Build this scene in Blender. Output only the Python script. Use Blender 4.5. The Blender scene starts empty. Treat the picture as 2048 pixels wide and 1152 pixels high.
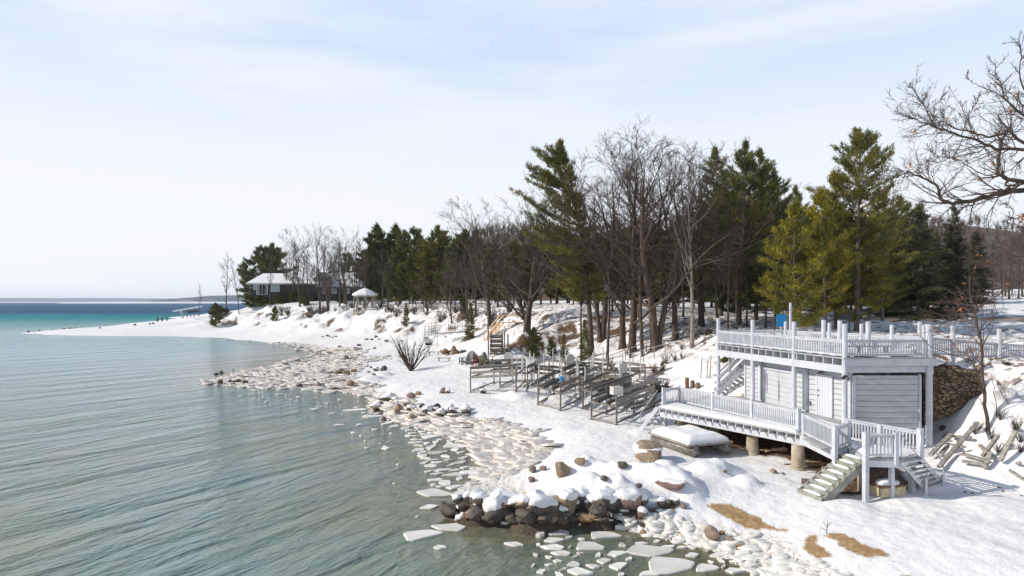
import bpy, math, random
import numpy as np
from mathutils import Vector, Matrix
random.seed(7); RNG = np.random.default_rng(11)
R = math.radians
S = bpy.context.scene
COL = S.collection
# ------------------------------------------------------------------ camera, sky, sun, exposure
CAMZ = 8.2; F = 1365.0; HV = 604.0
cam = bpy.data.cameras.new('camera'); camo = bpy.data.objects.new('camera', cam); COL.objects.link(camo)
camo.location = (0, 0, CAMZ); camo.rotation_euler = (R(90), 0, 0)
cam.sensor_width = 36; cam.lens = 36*F/2048; cam.shift_y = (HV-576)/2048.0
cam.clip_start = 0.1; cam.clip_end = 30000
S.camera = camo
SUN_EL = 31.0; SDX, SDY = -0.999, -0.04         # direction (horizontal) towards the sun
W = bpy.data.worlds.new('World'); S.world = W; W.use_nodes = True
nt = W.node_tree; bg = nt.nodes['Background']
sky = nt.nodes.new('ShaderNodeTexSky'); sky.sky_type = 'NISHITA'; sky.sun_disc = False
sky.sun_elevation = R(SUN_EL); sky.sun_rotation = math.atan2(SDX, SDY)
sky.air_density = 1.0; sky.dust_density = 2.2; sky.ozone_density = 1.6; sky.altitude = 200
tc = nt.nodes.new('ShaderNodeTexCoord'); mp = nt.nodes.new('ShaderNodeMapping')
mp.inputs['Scale'].default_value = (1.0, 1.0, 6.5); mp.inputs['Rotation'].default_value = (0.05, R(7), 0.3)
nz = nt.nodes.new('ShaderNodeTexNoise'); nz.inputs['Scale'].default_value = 1.7; nz.inputs['Detail'].default_value = 6; nz.inputs['Roughness'].default_value = 0.55
sz = nt.nodes.new('ShaderNodeSeparateXYZ'); nt.links.new(tc.outputs['Generated'], sz.inputs[0])
def wramp(pts, src):
    r = nt.nodes.new('ShaderNodeValToRGB'); e = r.color_ramp.elements
    for i, (p, c) in enumerate(pts):
        q = e[0] if i == 0 else (e[len(e)-1] if i == len(pts)-1 else e.new(p)); q.position = p; q.color = (*c, 1)
    nt.links.new(src, r.inputs[0]); return r.outputs[0]
def wmix(f, a, b, t='MIX'):
    x = nt.nodes.new('ShaderNodeMixRGB'); x.blend_type = t
    for i, q in ((0, f), (1, a), (2, b)):
        if isinstance(q, tuple): x.inputs[i].default_value = (*q, 1)
        elif isinstance(q, float): x.inputs[i].default_value = q
        else: nt.links.new(q, x.inputs[i])
    return x.outputs[0]
vc = wramp([(0, (1.0,1.0,1.0)), (.05, (.97,.995,1.0)), (.14, (.94,.975,1.0)), (.22, (.87,.94,1.0)), (.32, (.69,.82,1.0)), (.42, (.58,.74,1.0)), (1, (.40,.60,1.0))], sz.outputs[2])   # thin veil: whiter low down, bluer overhead
vc = wmix(.8, vc, wmix(wramp([(.46, (0,0,0)), (.70, (1,1,1))], nz.outputs[0]), vc, (.93,.97,1.0)))
vc = wmix(1.0, vc, (9.9,9.9,10.2), 'MULTIPLY')
vf = wramp([(0, (1,1,1)), (.40, (.97,.97,.97)), (.54, (.28,.28,.28)), (1, (.02,.02,.02))], sz.outputs[2])
nt.links.new(tc.outputs['Generated'], mp.inputs[0]); nt.links.new(mp.outputs[0], nz.inputs[0])
nt.links.new(wmix(vf, sky.outputs[0], vc), bg.inputs[0])
bg.inputs[1].default_value = 0.10
sl = bpy.data.lights.new('sun', 'SUN'); so = bpy.data.objects.new('sun', sl); COL.objects.link(so)
sl.energy = 4.25; sl.angle = R(0.6); sl.color = (1.0, 0.935, 0.84)
ce = math.cos(R(SUN_EL)); sd = Vector((SDX*ce, SDY*ce, math.sin(R(SUN_EL)))).normalized()
so.rotation_euler = sd.to_track_quat('Z', 'Y').to_euler(); so.location = (-40, 0, 60)
S.view_settings.view_transform = 'Standard'; S.view_settings.look = 'None'; S.view_settings.gamma = 1
S.view_settings.exposure = 0.0
S.cycles.max_bounces = 6; S.cycles.transparent_max_bounces = 6

# ------------------------------------------------------------------ helpers
def P(u, v, z): y = (CAMZ-z)*F/(v-HV); return ((u-1024)/F*y, y, z)         # pixel + height -> point
def C(u, y, z): return ((u-1024)/F*y, y, z)
def zat(v, y): return CAMZ-(v-HV)*y/F
def tag(o, label=None, cat=None, group=None, kind=None):
    if label: o['label'] = label
    if cat: o['category'] = cat
    if group: o['group'] = group
    if kind: o['kind'] = kind
    return o
ORG = {}
def thing(name, label, cat, loc, group=None, rz=0):
    o = bpy.data.objects.new(name, None); COL.objects.link(o); o.location = loc; o.rotation_euler.z = rz
    o.empty_display_size = 0.2
    ORG[o.name] = Vector(loc); return tag(o, label, cat, group)
def link_mesh(name, me, m, parent=None, loc=None):
    if m and not me.materials: me.materials.append(m)
    o = bpy.data.objects.new(name, me); COL.objects.link(o)
    if loc is not None: o.location = loc
    if parent: o.parent = parent
    ORG[o.name] = ORG[parent.name] if parent else Vector(o.location)
    return o
def copy_tree(o, loc=None, rz=None, sc=None, parent=None):
    c = o.copy(); COL.objects.link(c); c.parent = parent
    if loc is not None: c.location = loc
    if rz is not None: c.rotation_euler.z = rz
    if sc is not None: c.scale = sc
    for ch in o.children: copy_tree(ch, parent=c)
    return c
def rawmesh(name, V, faces, smooth=False):
    me = bpy.data.meshes.new(name); V = np.asarray(V, dtype=np.float32)
    if isinstance(faces, np.ndarray):
        n = len(faces); k = faces.shape[1]
        me.vertices.add(len(V)); me.vertices.foreach_set('co', V.ravel())
        me.loops.add(n*k); me.loops.foreach_set('vertex_index', faces.astype(np.int32).ravel())
        me.polygons.add(n); me.polygons.foreach_set('loop_start', np.arange(0, n*k, k, dtype=np.int32))
        me.polygons.foreach_set('loop_total', np.full(n, k, dtype=np.int32))
        me.update(calc_edges=True)
    else:
        me.from_pydata([tuple(v) for v in V], [], faces); me.update()
    if smooth: me.polygons.foreach_set('use_smooth', np.ones(len(me.polygons), dtype=bool))
    return me
class MB:
    def __init__(s): s.v = []; s.f = []
    def add(s, vs, fs):
        b = len(s.v); s.v += [tuple(v) for v in vs]; s.f += [tuple(i+b for i in f) for f in fs]; return s
    def box(s, c, d, rz=0, m=None):
        hx, hy, hz = d[0]/2, d[1]/2, d[2]/2
        vs = [Vector((x*hx, y*hy, z*hz)) for z in (-1, 1) for y in (-1, 1) for x in (-1, 1)]
        M = (m if m else Matrix.Rotation(rz, 3, 'Z')); c = Vector(c)
        return s.add([M @ v + c for v in vs], [(0,2,3,1),(4,5,7,6),(0,1,5,4),(2,6,7,3),(0,4,6,2),(1,3,7,5)])
    def beam(s, a, b, w, h):                     # box along a->b, w horizontal, h vertical, centred
        a = Vector(a); b = Vector(b); d = b-a; L = d.length
        if L < 1e-6: return s
        x = d/L; up = Vector((0, 0, 1)) if abs(x.z) < .95 else Vector((0, 1, 0))
        y = up.cross(x).normalized(); z = x.cross(y)
        return s.box((a+b)/2, (L, w, h), m=Matrix((x, y, z)).transposed())
    def tube(s, a, b, r, r2=None, n=8):
        a = Vector(a); b = Vector(b); r2 = r if r2 is None else r2; d = (b-a).normalized()
        up = Vector((0, 0, 1)) if abs(d.z) < .9 else Vector((1, 0, 0)); x = d.cross(up).normalized(); y = d.cross(x)
        vs = []
        for c, rr in ((a, r), (b, r2)):
            for i in range(n): t = 2*math.pi*i/n; vs.append(c + x*math.cos(t)*rr + y*math.sin(t)*rr)
        fs = [(i, (i+1) % n, n+(i+1) % n, n+i) for i in range(n)] + [tuple(range(n-1, -1, -1)), tuple(range(n, 2*n))]
        return s.add(vs, fs)
    def prism(s, pts, z0, z1):
        n = len(pts); vs = [(p[0], p[1], z0) for p in pts]+[(p[0], p[1], z1) for p in pts]
        return s.add(vs, [(i, (i+1) % n, n+(i+1) % n, n+i) for i in range(n)]+[tuple(range(n-1, -1, -1)), tuple(range(n, 2*n))])
    def build(s, name, m, parent=None, smooth=False, loc=None):
        o = ORG[parent.name] if parent else (Vector(loc) if loc is not None else Vector((0, 0, 0)))
        me = rawmesh(name, [(v[0]-o.x, v[1]-o.y, v[2]-o.z) for v in s.v], s.f, smooth)
        return link_mesh(name, me, m, parent, None if parent else (loc if loc is not None else None))
# value noise
def _h(ix, iy, seed):
    n = (ix.astype(np.int64)*374761393 + iy.astype(np.int64)*668265263 + seed*144269) & 0xffffffff
    n = ((n ^ (n >> 13))*1274126177) & 0xffffffff
    return ((n ^ (n >> 16)) & 0xffff)/65535.0
def vn(x, y, seed=0):
    ix = np.floor(x); iy = np.floor(y); fx = x-ix; fy = y-iy; fx = fx*fx*(3-2*fx); fy = fy*fy*(3-2*fy)
    a = _h(ix, iy, seed); b = _h(ix+1, iy, seed); c = _h(ix, iy+1, seed); d = _h(ix+1, iy+1, seed)
    return (a*(1-fx)+b*fx)*(1-fy)+(c*(1-fx)+d*fx)*fy
def fbm(x, y, seed=0, o=4):
    r = 0; a = .5
    for i in range(o): r = r + a*(vn(x, y, seed+i*17)-.5); x = x*2.03+5.1; y = y*2.03+1.7; a *= .5
    return r
def sstep(a, b, x): t = np.clip((x-a)/(b-a), 0, 1); return t*t*(3-2*t)
def inpoly(x, y, poly):
    c = np.zeros(np.shape(x), dtype=bool); n = len(poly)
    for i in range(n):
        x0, y0 = poly[i][:2]; x1, y1 = poly[i-1][:2]
        if y0 == y1: continue
        c ^= ((y0 > y) != (y1 > y)) & (x < (x1-x0)*(y-y0)/(y1-y0)+x0)
    return c
def polydist(x, y, poly):                        # signed: positive inside
    d = np.full(np.shape(x), 1e9); n = len(poly)
    for i in range(n):
        ax, ay = poly[i-1][:2]; bx, by = poly[i][:2]; L = (bx-ax)**2+(by-ay)**2+1e-9
        t = np.clip(((x-ax)*(bx-ax)+(y-ay)*(by-ay))/L, 0, 1)
        d = np.minimum(d, np.hypot(x-ax-t*(bx-ax), y-ay-t*(by-ay)))
    return np.where(inpoly(x, y, poly), d, -d)

# ------------------------------------------------------------------ materials
def nodes(m): return m.node_tree.nodes, m.node_tree.links
def mat(name, c, rough=.7, c2=None, scale=3, bump=0, bscale=20, metal=0, stretch=None, rand=0, spec=.5, detail=5, thr=(.35,.65)):
    m = bpy.data.materials.new(name); m.use_nodes = True; N, L = nodes(m); b = N['Principled BSDF']
    b.inputs['Base Color'].default_value = (*c, 1); b.inputs['Roughness'].default_value = rough
    b.inputs['Metallic'].default_value = metal; b.inputs['Specular IOR Level'].default_value = spec
    t = N.new('ShaderNodeTexCoord'); src = t.outputs['Object']
    if stretch:
        q = N.new('ShaderNodeMapping'); q.inputs['Scale'].default_value = stretch; L.new(src, q.inputs[0]); src = q.outputs[0]
    out = None
    if c2:
        n = N.new('ShaderNodeTexNoise'); n.inputs['Scale'].default_value = scale; n.inputs['Detail'].default_value = detail; L.new(src, n.inputs[0])
        r = N.new('ShaderNodeValToRGB'); r.color_ramp.elements[0].position = thr[0]; r.color_ramp.elements[1].position = thr[1]
        r.color_ramp.elements[0].color = (*c, 1); r.color_ramp.elements[1].color = (*c2, 1); L.new(n.outputs[0], r.inputs[0]); out = r.outputs[0]
    if rand:
        oi = N.new('ShaderNodeObjectInfo'); mr = N.new('ShaderNodeMapRange'); mr.inputs[3].default_value = 1-rand; mr.inputs[4].default_value = 1+rand
        L.new(oi.outputs['Random'], mr.inputs[0]); hs = N.new('ShaderNodeHueSaturation'); hs.inputs['Color'].default_value = (*c, 1)
        if out: L.new(out, hs.inputs['Color'])
        L.new(mr.outputs[0], hs.inputs['Value']); out = hs.outputs[0]
    if out: L.new(out, b.inputs['Base Color'])
    if bump:
        n = N.new('ShaderNodeTexNoise'); n.inputs['Scale'].default_value = bscale; n.inputs['Detail'].default_value = 6; L.new(src, n.inputs[0])
        bp = N.new('ShaderNodeBump'); bp.inputs['Strength'].default_value = .6; bp.inputs['Distance'].default_value = bump
        L.new(n.outputs[0], bp.inputs['Height']); L.new(bp.outputs[0], b.inputs['Normal'])
    return m
M = {}
M['paint'] = mat('white_paint', (.57,.585,.62), .5, (.48,.495,.53), 2.5, .003, 30, rand=.03)
M['siding'] = mat('white_siding', (.52,.53,.55), .55, (.45,.46,.48), 1.4, 0, 14, stretch=(1,1,2.5))
M['lapshadow'] = mat('painted_lap_shadow', (.26,.26,.27), .9)  # dark tone for the painted shadow lines below the siding laps
M['greyboards'] = mat('grey_boards', (.30,.31,.31), .75, (.42,.42,.41), 3, .006, 20)  # mottled grey for deck boards, treads and door grooves
M['stairwood'] = mat('grey_green_stair_boards', (.20,.20,.17), .8, (.33,.33,.29), 4, .004, 20)
M['graywood'] = mat('weathered_wood', (.20,.18,.155), .85, (.38,.35,.31), 4, .006, 25, stretch=(1,1,4), rand=.15)
M['galv'] = mat('galvanised_steel', (.24,.225,.205), .5, (.12,.10,.085), 5, .002, 40, metal=.25, rand=.12)
M['whitepipe'] = mat('white_pipe', (.62,.60,.57), .5, (.48,.46,.43), 4)
M['darkwood'] = mat('dark_bunk_carpet', (.035,.035,.037), .9, (.07,.07,.07), 8)
M['concrete'] = mat('concrete_pier', (.30,.245,.17), .9, (.46,.40,.31), 2.6, .02, 9)
M['snow'] = mat('snow', (.84,.835,.83), .65, (.79,.785,.785), 2, .02, 6, spec=.3)
M['alu'] = mat('aluminium', (.62,.63,.64), .35, (.5,.5,.5), 3, metal=.8)
M['door'] = mat('door_paint', (.58,.60,.66), .45, (.53,.55,.61), 3)
M['black'] = mat('black_plastic', (.02,.02,.022), .5)
M['blue'] = mat('blue_sign', (.0,.22,.52), .5, (.0,.25,.56), 3)
M['tarpblue'] = mat('blue_plastic', (.02,.28,.52), .5)
M['bark'] = mat('bark', (.050,.036,.027), .95, (.105,.077,.057), 7, .03, 18, stretch=(1,1,.3), rand=.2)
M['barkred'] = mat('pine_bark', (.085,.062,.048), .95, (.15,.115,.09), 7, .03, 18, stretch=(1,1,.3), rand=.2)
M['barkpale'] = mat('pale_bark', (.19,.155,.125), .9, (.30,.26,.22), 6, .02, 18, stretch=(1,1,.3))
M['twig'] = mat('twigs', (.105,.074,.058), .9, (.055,.040,.034), 1.5, rand=.22)
M['twigred'] = mat('red_brown_twigs', (.13,.082,.062), .9, (.09,.06,.048), 2)
M['deadleaf'] = mat('dead_leaves', (.50,.20,.055), .8, (.30,.12,.05), 6)
M['yellowwood'] = mat('new_timber', (.50,.34,.20), .75, (.62,.45,.30), 5)
M['redplastic'] = mat('dark_red_chair', (.17,.045,.045), .6, (.12,.03,.035), 4)
M['greychair'] = mat('grey_chair', (.12,.14,.15), .6, (.2,.22,.23), 4)
M['olive'] = mat('olive_chair', (.13,.11,.05), .6)
M['house'] = mat('dark_house_siding', (.032,.030,.034), .8, (.055,.048,.045), 3)
M['glass'] = mat('window_glass', (.16,.24,.24), .08, spec=.8)
M['glassdark'] = mat('dark_window_glass', (.05,.06,.07), .08, spec=.8)
M['orangebark'] = mat('brown_timber', (.16,.09,.055), .9, (.25,.16,.1), 5)
def foliage(name, a, b, rand=.16):
    m = mat(name, a, .65, b, .55, rand=rand, spec=.25, detail=3, thr=(.38,.62)); return m
M['pine'] = foliage('pine_needles', (.070,.080,.016), (.185,.165,.030))
M['pineyellow'] = foliage('yellow_green_needles', (.085,.098,.012), (.28,.235,.020))
M['pinedark'] = foliage('dark_needles', (.045,.060,.016), (.140,.138,.030))
M['spruce'] = foliage('spruce_needles', (.034,.042,.018), (.100,.100,.042))
M['bush'] = foliage('evergreen_bush', (.075,.088,.020), (.15,.145,.032))
def rockmat(name, a, b, c):
    m = mat(name, a, .85, b, 1.6, .05, 5, rand=.25, detail=8); N, L = nodes(m); pb = N['Principled BSDF']
    src = pb.inputs['Base Color'].links[0].from_socket
    t = N.new('ShaderNodeTexCoord'); n = N.new('ShaderNodeTexNoise'); n.inputs['Scale'].default_value = 9; n.inputs['Detail'].default_value = 6
    L.new(t.outputs['Object'], n.inputs[0]); r = N.new('ShaderNodeValToRGB'); r.color_ramp.elements[0].position = .5; r.color_ramp.elements[1].position = .68
    L.new(n.outputs[0], r.inputs[0]); x = N.new('ShaderNodeMixRGB'); L.new(r.outputs[0], x.inputs[0]); L.new(src, x.inputs[1]); x.inputs[2].default_value = (*c, 1)
    L.new(x.outputs[0], pb.inputs['Base Color']); return m
M['rockdark'] = rockmat('dark_rock', (.055,.045,.038), (.12,.10,.082), (.17,.145,.12))
M['rocktan'] = rockmat('tan_rock', (.23,.17,.11), (.36,.28,.19), (.13,.10,.075))
M['rockorange'] = rockmat('orange_rock', (.38,.21,.085), (.50,.34,.18), (.22,.14,.08))
M['rockpink'] = rockmat('pinkish_rock', (.22,.15,.125), (.32,.24,.20), (.14,.10,.09))
M['ice'] = mat('floe_ice', (.80,.78,.73), .5, (.68,.66,.59), .9, .012, 12, rand=.14, spec=.5)
M['icedirty'] = mat('dirty_ice', (.72,.70,.665), .6, (.50,.44,.375), 3.2, .03, 9, rand=.10)
M['stone'] = mat('stone', (.2,.15,.1), .9)

# ------------------------------------------------------------------ terrain
ctl = []
def A(*pts): ctl.extend(pts)
# shoreline of the far spit and bay
A(C(40,178,0.0), P(95,669,.05), P(200,671,.05), P(310,671.5,.05), P(400,674,.05), P(470,679,.05), P(520,682,.05), P(600,692,.05), P(655,706,.05))
A(P(100,664,.35), P(144,659,.6), P(225,652,1.0), P(310,646,1.2), C(350,290,1.1), C(395,345,1.2), C(420,380,1.6))
A(C(60,215,-1), C(150,235,-1), C(240,280,-1), C(320,330,-1), C(360,410,-1), C(0,170,-1.2), C(-100,200,-2), C(200,400,-2), C(380,470,-1), C(-100,330,-2))
A(P(250,664,.7), P(340,662,.8), P(430,664,.8), P(520,670,.8), P(600,677,.8), P(690,688,.8), P(745,706,.7), P(760,725,.7))
# low ice-covered rock spit in the middle
A(P(700,708,.18), P(700,722,.2), P(640,724,.08), P(560,738,.06), P(470,757,.06), P(425,762,.0), P(520,768,.05), P(600,772,.1), P(700,773,.25), P(760,766,.5), P(740,748,.6), P(640,748,.18))
A(P(380,762,-.6), P(420,735,-.7), P(530,715,-.7), P(600,708,-.35), P(460,790,-.7), P(600,795,-.7), P(700,800,-.4), P(400,690,-1.1), P(540,697,-.6), P(250,700,-1.6), P(100,700,-1.8), P(250,800,-2), P(50,820,-2.4), P(500,850,-1.6), P(300,1000,-2.2), P(600,1000,-1.4), P(750,900,-.8), P(700,850,-.9))
# shore by the second rock cluster and bight
A(P(790,795,.15), P(850,835,.1), P(930,850,.12), P(1000,862,.14), P(1060,890,.15), P(1070,920,.16), P(1030,945,.2), P(980,950,.1), P(930,975,.05), P(860,1015,-.05))
A(P(820,870,-.35), P(880,910,-.35), P(860,960,-.4), P(960,905,-.08), P(700,1000,-.9), P(850,1080,-.6), P(1000,1085,-.6), P(1150,1090,-.5), P(1300,1110,-.35), P(1420,1130,-.18), P(900,1150,-.9), P(1200,1150,-.55))
A(P(880,1035,-.3), P(960,1042,-.4), P(1050,1044,-.4), P(1130,1046,-.35), P(1230,1055,-.02), P(1330,1068,.05), P(1430,1095,.06), P(1500,1125,.04), P(1580,1160,.02))
# groin mound
A(P(930,985,.75), P(1000,975,1.05), P(1080,975,1.15), P(1060,1004,.95), P(1140,965,1.15), P(1200,985,1.0), P(1200,955,1.15), P(1290,985,.95), P(1290,955,1.2), P(1340,1005,.65), P(1360,960,1.2), P(960,1004,.7), P(1000,1010,.75), P(1130,1008,.75), P(1200,1008,.8), P(1250,1006,.75), P(1300,1005,.75))
A(P(1420,955,1.0), P(1480,985,.85), P(1100,925,.75), P(1160,905,.8), P(1180,935,.95), P(1230,925,.95))
# beach
A(P(800,770,.7), P(850,800,.75), P(930,815,.7), P(980,835,.55), P(1060,855,.6), P(1120,885,.6), P(1130,860,.8), P(1200,860,.95), P(1250,880,.95), P(1300,925,.95), P(1380,905,.95), P(1100,820,.95), P(1000,800,.9), P(930,780,.9), P(850,745,.9), P(900,725,1.2), P(820,720,.95), P(1180,830,1.0), P(1240,850,1.0), P(1300,820,1.1), P(1330,850,1.05), P(1150,790,1.2), P(1050,770,1.1), P(1250,780,1.5))
A(P(1350,860,1.0), P(1430,880,.95), P(1500,915,.85), P(1595,942,.85), P(1520,960,.85), P(1560,1010,.72), P(1640,1000,.85), P(1420,1010,.62), P(1500,1050,.42), P(1600,1075,.5), P(1450,1065,.25), P(1530,1100,.18), P(1640,1140,.25), P(1700,1110,.55), P(1800,1060,.85), P(1740,1000,.92), P(1866,985,1.0), P(2000,1060,.95), P(2040,990,1.1), P(1900,1130,.7), P(2048,1152,.8), P(1700,1000,.9))
A((14,16,.5), (20,16,.9), (9.2,15,0.02), (16,10,.3), (5,14,-.5), (0,12,-.9), (-15,10,-2), (-60,10,-3), (-100,60,-3), (-200,120,-3), (28,14,1.2), (45,12,3), (10,8,-.1), (60,25,6), (-60,120,-2), (-30,50,-1.8))
# under and beside the building
A((12,36,1.1), (14,34,1.3), (17,32,1.6), (13.5,39,1.6), (17,38,2.4), (12.9,42.6,2.3), P(1850,852,2.0), P(1890,868,1.9), P(1810,880,1.5), P(1900,905,1.35), P(1960,900,1.6), P(2040,920,1.5), P(1976,861,2.4), P(2030,850,3.1), P(2048,880,2.3))
A((21.5,32.6,2.9), (23.2,32.6,3.6), (24.6,32.4,4.8), P(2020,770,4.3), P(1985,745,4.95), (26,32.5,5.0), (27.5,31.5,4.9), (27,29,3.0), (32,30,5.3), (21,35.2,5.3), (23,35,5.35), (26,35,5.2), (30,36,5.2), (19,37.6,5.2), (17.6,42.4,5.35))
# toe of the bluff / slope
A(C(425,205,1.2), P(470,655,1.5), P(530,659,1.6), P(600,664,1.6), P(680,668,1.6), P(760,672,1.6), P(840,678,1.7), P(900,688,1.8), P(960,697,1.8), P(1020,707,1.9), P(1090,722,1.9), P(1150,735,2.0), P(1220,746,2.0), P(1290,758,2.1), P(1350,765,2.2), (11.2,44,2.2))
# crest
A(C(440,205,2.2), C(470,190,5.5), C(500,186,6.9), C(560,180,7.4), C(620,172,7.0), C(650,168,6.6), C(720,155,7.3), C(790,145,7.4), C(860,133,7.4), C(930,120,7.4), C(990,108,7.3), C(1030,95,6.9), P(1049,666,4.8), C(1090,84,6.6), C(1160,79,6.5), P(1183,715,2.8), P(1225,700,3.4), P(1265,700,3.8), P(1312,700,3.9), C(1250,76,6.3), P(1345,690,4.4), P(1385,698,4.3), C(1340,70,6.0), C(1400,64,5.6), P(1420,675,5.2), (14.2,46,4.6), (16,46,5.4))
# plateau
A(C(1500,60,5.7), C(1600,50,5.5), C(1715,58.8,5.7), C(1700,48,5.45), C(1850,46,5.4), C(1850,60,5.5), C(2048,42,5.2), (45,40,5.5), C(1600,75,5.9), C(1800,75,5.65), C(2000,70,5.5), C(1750,92,5.95), C(1900,94,5.95), C(2048,94,5.95), C(2150,94,6.1), C(1750,108,7.0), C(1900,108,6.95), C(2048,108,6.9), C(2048,150,9.5), C(1900,150,9.0), C(1900,210,11.5), C(2048,210,12.0), C(2200,210,12.5), C(2200,110,7.5))
A(C(1500,110,7.2), C(1400,110,7.2), C(1300,110,7.3), C(1200,115,7.3), C(1100,130,7.4), C(1000,150,7.5), C(900,180,7.5), C(800,210,7.5), C(700,220,7.6), C(600,230,7.4), C(520,240,6.5), C(470,250,4.5), C(700,350,8.5), C(900,350,9), C(1200,330,9.5), C(1500,330,11), C(2000,330,14), C(1500,200,9), C(500,380,4), C(1200,220,8), (80,60,6), (120,100,8), (150,200,12), (300,300,16))
ctl = np.array(ctl); cx, cy, cz = ctl.T
def phi(r): return r
WX, WY = 1.0, 1.0
K = phi(np.hypot(cx[:, None]-cx[None], cy[:, None]-cy[None])); K += np.eye(len(cx))*1e-3
A_ = np.block([[K, np.ones((len(cx), 1))], [np.ones((1, len(cx))), np.zeros((1, 1))]])
wts = np.linalg.solve(A_, np.append(cz, 0))
bumps = []      # snow mounds (x, y, radius, height)
for u, v, r, h in ((1150,935,.75,.35),(1060,968,.9,.22),(1195,940,.6,.2),(1240,955,.8,.28),(1290,965,.55,.25),(1330,955,.6,.3),(1345,972,.8,.28),(1420,948,.85,.30),(1452,942,.7,.16),(1492,968,.55,.20),(1380,985,.5,.2),(1225,985,.5,.3),(1260,990,.5,.22),(1010,970,.7,.25),(1175,975,.6,.25),
                   (1040,797,1.0,.35),(1010,795,.8,.25),(960,770,.5,.2),(800,800,.9,.35),(830,805,.8,.35),(770,805,.6,.3),(860,810,.8,.3),(900,815,.8,.2),(740,752,1.3,.4),(765,745,1,.35),(1450,780,.8,.25),(1855,985,.5,.18),(1895,980,.6,.1),(1700,1010,.8,.08),(1790,1000,1.0,.1),(1290,868,.8,.12),(1110,800,.9,.2),(300,655,8,.5),(370,652,9,.6),(420,660,8,.4),(2000,1020,1.2,.1),(1930,905,.8,.12)):
    q = P(u, v, .9); bumps.append((q[0], q[1], r, h*(1.55 if v > 920 else 1.0)))
def ground(x, y):
    x = np.atleast_1d(np.asarray(x, float)); y = np.atleast_1d(np.asarray(y, float)); sh = x.shape; x = x.ravel(); y = y.ravel()
    z = np.empty(len(x)); B = 20000
    for i in range(0, len(x), B):
        d = np.hypot(x[i:i+B, None]-cx[None], y[i:i+B, None]-cy[None]); z[i:i+B] = d @ wts[:-1] + wts[-1]
    land = sstep(.15, .9, z); hill = sstep(1.8, 3.0, z)*(1-sstep(6.6, 7.2, z)); far = sstep(60, 140, y)
    ux = .9*x+.43*y; uy = -.43*x+.9*y
    z = z + land*(fbm(x*.45, y*.45, 3)*.22 + fbm(ux*1.2, uy*.5, 9, 3)*.085 + fbm(x*2.2, y*2.2, 31, 3)*.03)
    z = z + hill*(fbm(x*.35, y*.35, 21, 5)*(.9+1.8*far) + fbm(x*1.3, y*1.3, 22, 3)*.25)
    lowz = np.maximum(np.exp(-((z-.14)/.16)**2), np.exp(-((z-.2)/.22)**2)*(x > 4)*(y < 27))*(y < 130); z = z + lowz*(np.maximum(0, fbm(x*2.6, y*2.6, 77, 3))*.30+fbm(x*6.5, y*6.5, 78, 2)*.10)   # lumpy shore ice
    for bx, by, br, bh in bumps:
        z = z + bh*np.exp(-(((x-bx)**2+(y-by)**2)/(br*br))**1.8)
    return z.reshape(sh)
def gz(x, y): return float(ground(x, y)[0])
GY = 18*np.exp(np.linspace(0, math.log(24), 420))
def G(u, v, z0=1.0):                              # pixel -> first point of the terrain along its ray
    h = np.maximum(ground((u-1024)/F*GY, GY), 0); ray = CAMZ-(v-HV)*GY/F; k = np.nonzero(ray < h)[0]
    if len(k) == 0: q = P(u, v, z0); return Vector((q[0], q[1], gz(q[0], q[1])))
    k = max(1, k[0]); a = ray[k-1]-h[k-1]; b = h[k]-ray[k]; y = GY[k-1]+(GY[k]-GY[k-1])*a/(a+b+1e-9); x = (u-1024)/F*y
    return Vector((x, y, max(0.0, gz(x, y))))
def PW(pts, z=.1): return [P(u, v, z)[:2] for u, v in pts]

def fan(thetas, radii, apex):
    th, r = np.meshgrid(thetas, radii); x = apex[0]+np.sin(th)*r; y = apex[1]+np.cos(th)*r
    n, m = x.shape; i = np.arange(n*m).reshape(n, m)
    f = np.stack([i[:-1, :-1], i[:-1, 1:], i[1:, 1:], i[1:, :-1]], -1).reshape(-1, 4)
    return x.ravel(), y.ravel(), f
th = np.concatenate([np.linspace(R(-75), R(-44), 30)[:-1], np.linspace(R(-44), R(44), 640), np.linspace(R(44), R(80), 60)[1:]])
rr = np.concatenate([np.linspace(6, 20, 30)[:-1], 20*np.exp(np.linspace(0, math.log(500/20), 640))])
gx, gy, gf = fan(th, rr, (0, -3)); gzv = ground(gx, gy)
# deep under the open water the sheet is not needed: keep it below the surface
me = rawmesh('snow_ground', np.stack([gx, gy, gzv], 1), gf[:, ::-1], True)
def attr(me, name, v):
    a = me.attributes.new(name, 'FLOAT', 'POINT'); a.data.foreach_set('value', v.astype(np.float32))
wob = fbm(gx*1.1, gy*1.1, 51, 4); wob2 = fbm(gx*5, gy*5, 55, 3)
def softpoly(poly, w, amp=.6, off=0): return sstep(-w, w, polydist(gx, gy, poly)-off+wob*amp+wob2*.25)
sel = gy < 70
sand = np.zeros(len(gx))
for pl, z in (([(1400,1016),(1450,1020),(1520,1038),(1560,1055),(1585,1068),(1555,1066),(1500,1052),(1450,1036)], .45),
          ([(1650,1078),(1690,1080),(1740,1105),(1790,1122),(1740,1122),(1690,1105)], .5),
          ([(1605,1080),(1625,1082),(1650,1105),(1680,1122),(1640,1112),(1608,1100)], .4),
          ([(1790,1142),(1820,1143),(1850,1158),(1800,1158)], .6),
          ([(1470,1080),(1490,1088),(1500,1100),(1478,1098)], .2),
          ([(1320,1022),(1345,1020),(1350,1032),(1325,1034)], .35),
          ([(1355,1060),(1380,1068),(1370,1085),(1350,1075)], .15)):
    sand = np.maximum(sand, softpoly(PW(pl, z), .035, .60, .045))
bare = np.zeros(len(gx))
under = [(8.9,37.5),(10.8,34.2),(12.6,31.4),(13.0,30.0),(13.2,27.5),(13.9,27.2),(15.4,26.2),(16.8,29.5),(16.9,33),(14.2,41),(12.4,42.5),(9.8,41)]
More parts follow.
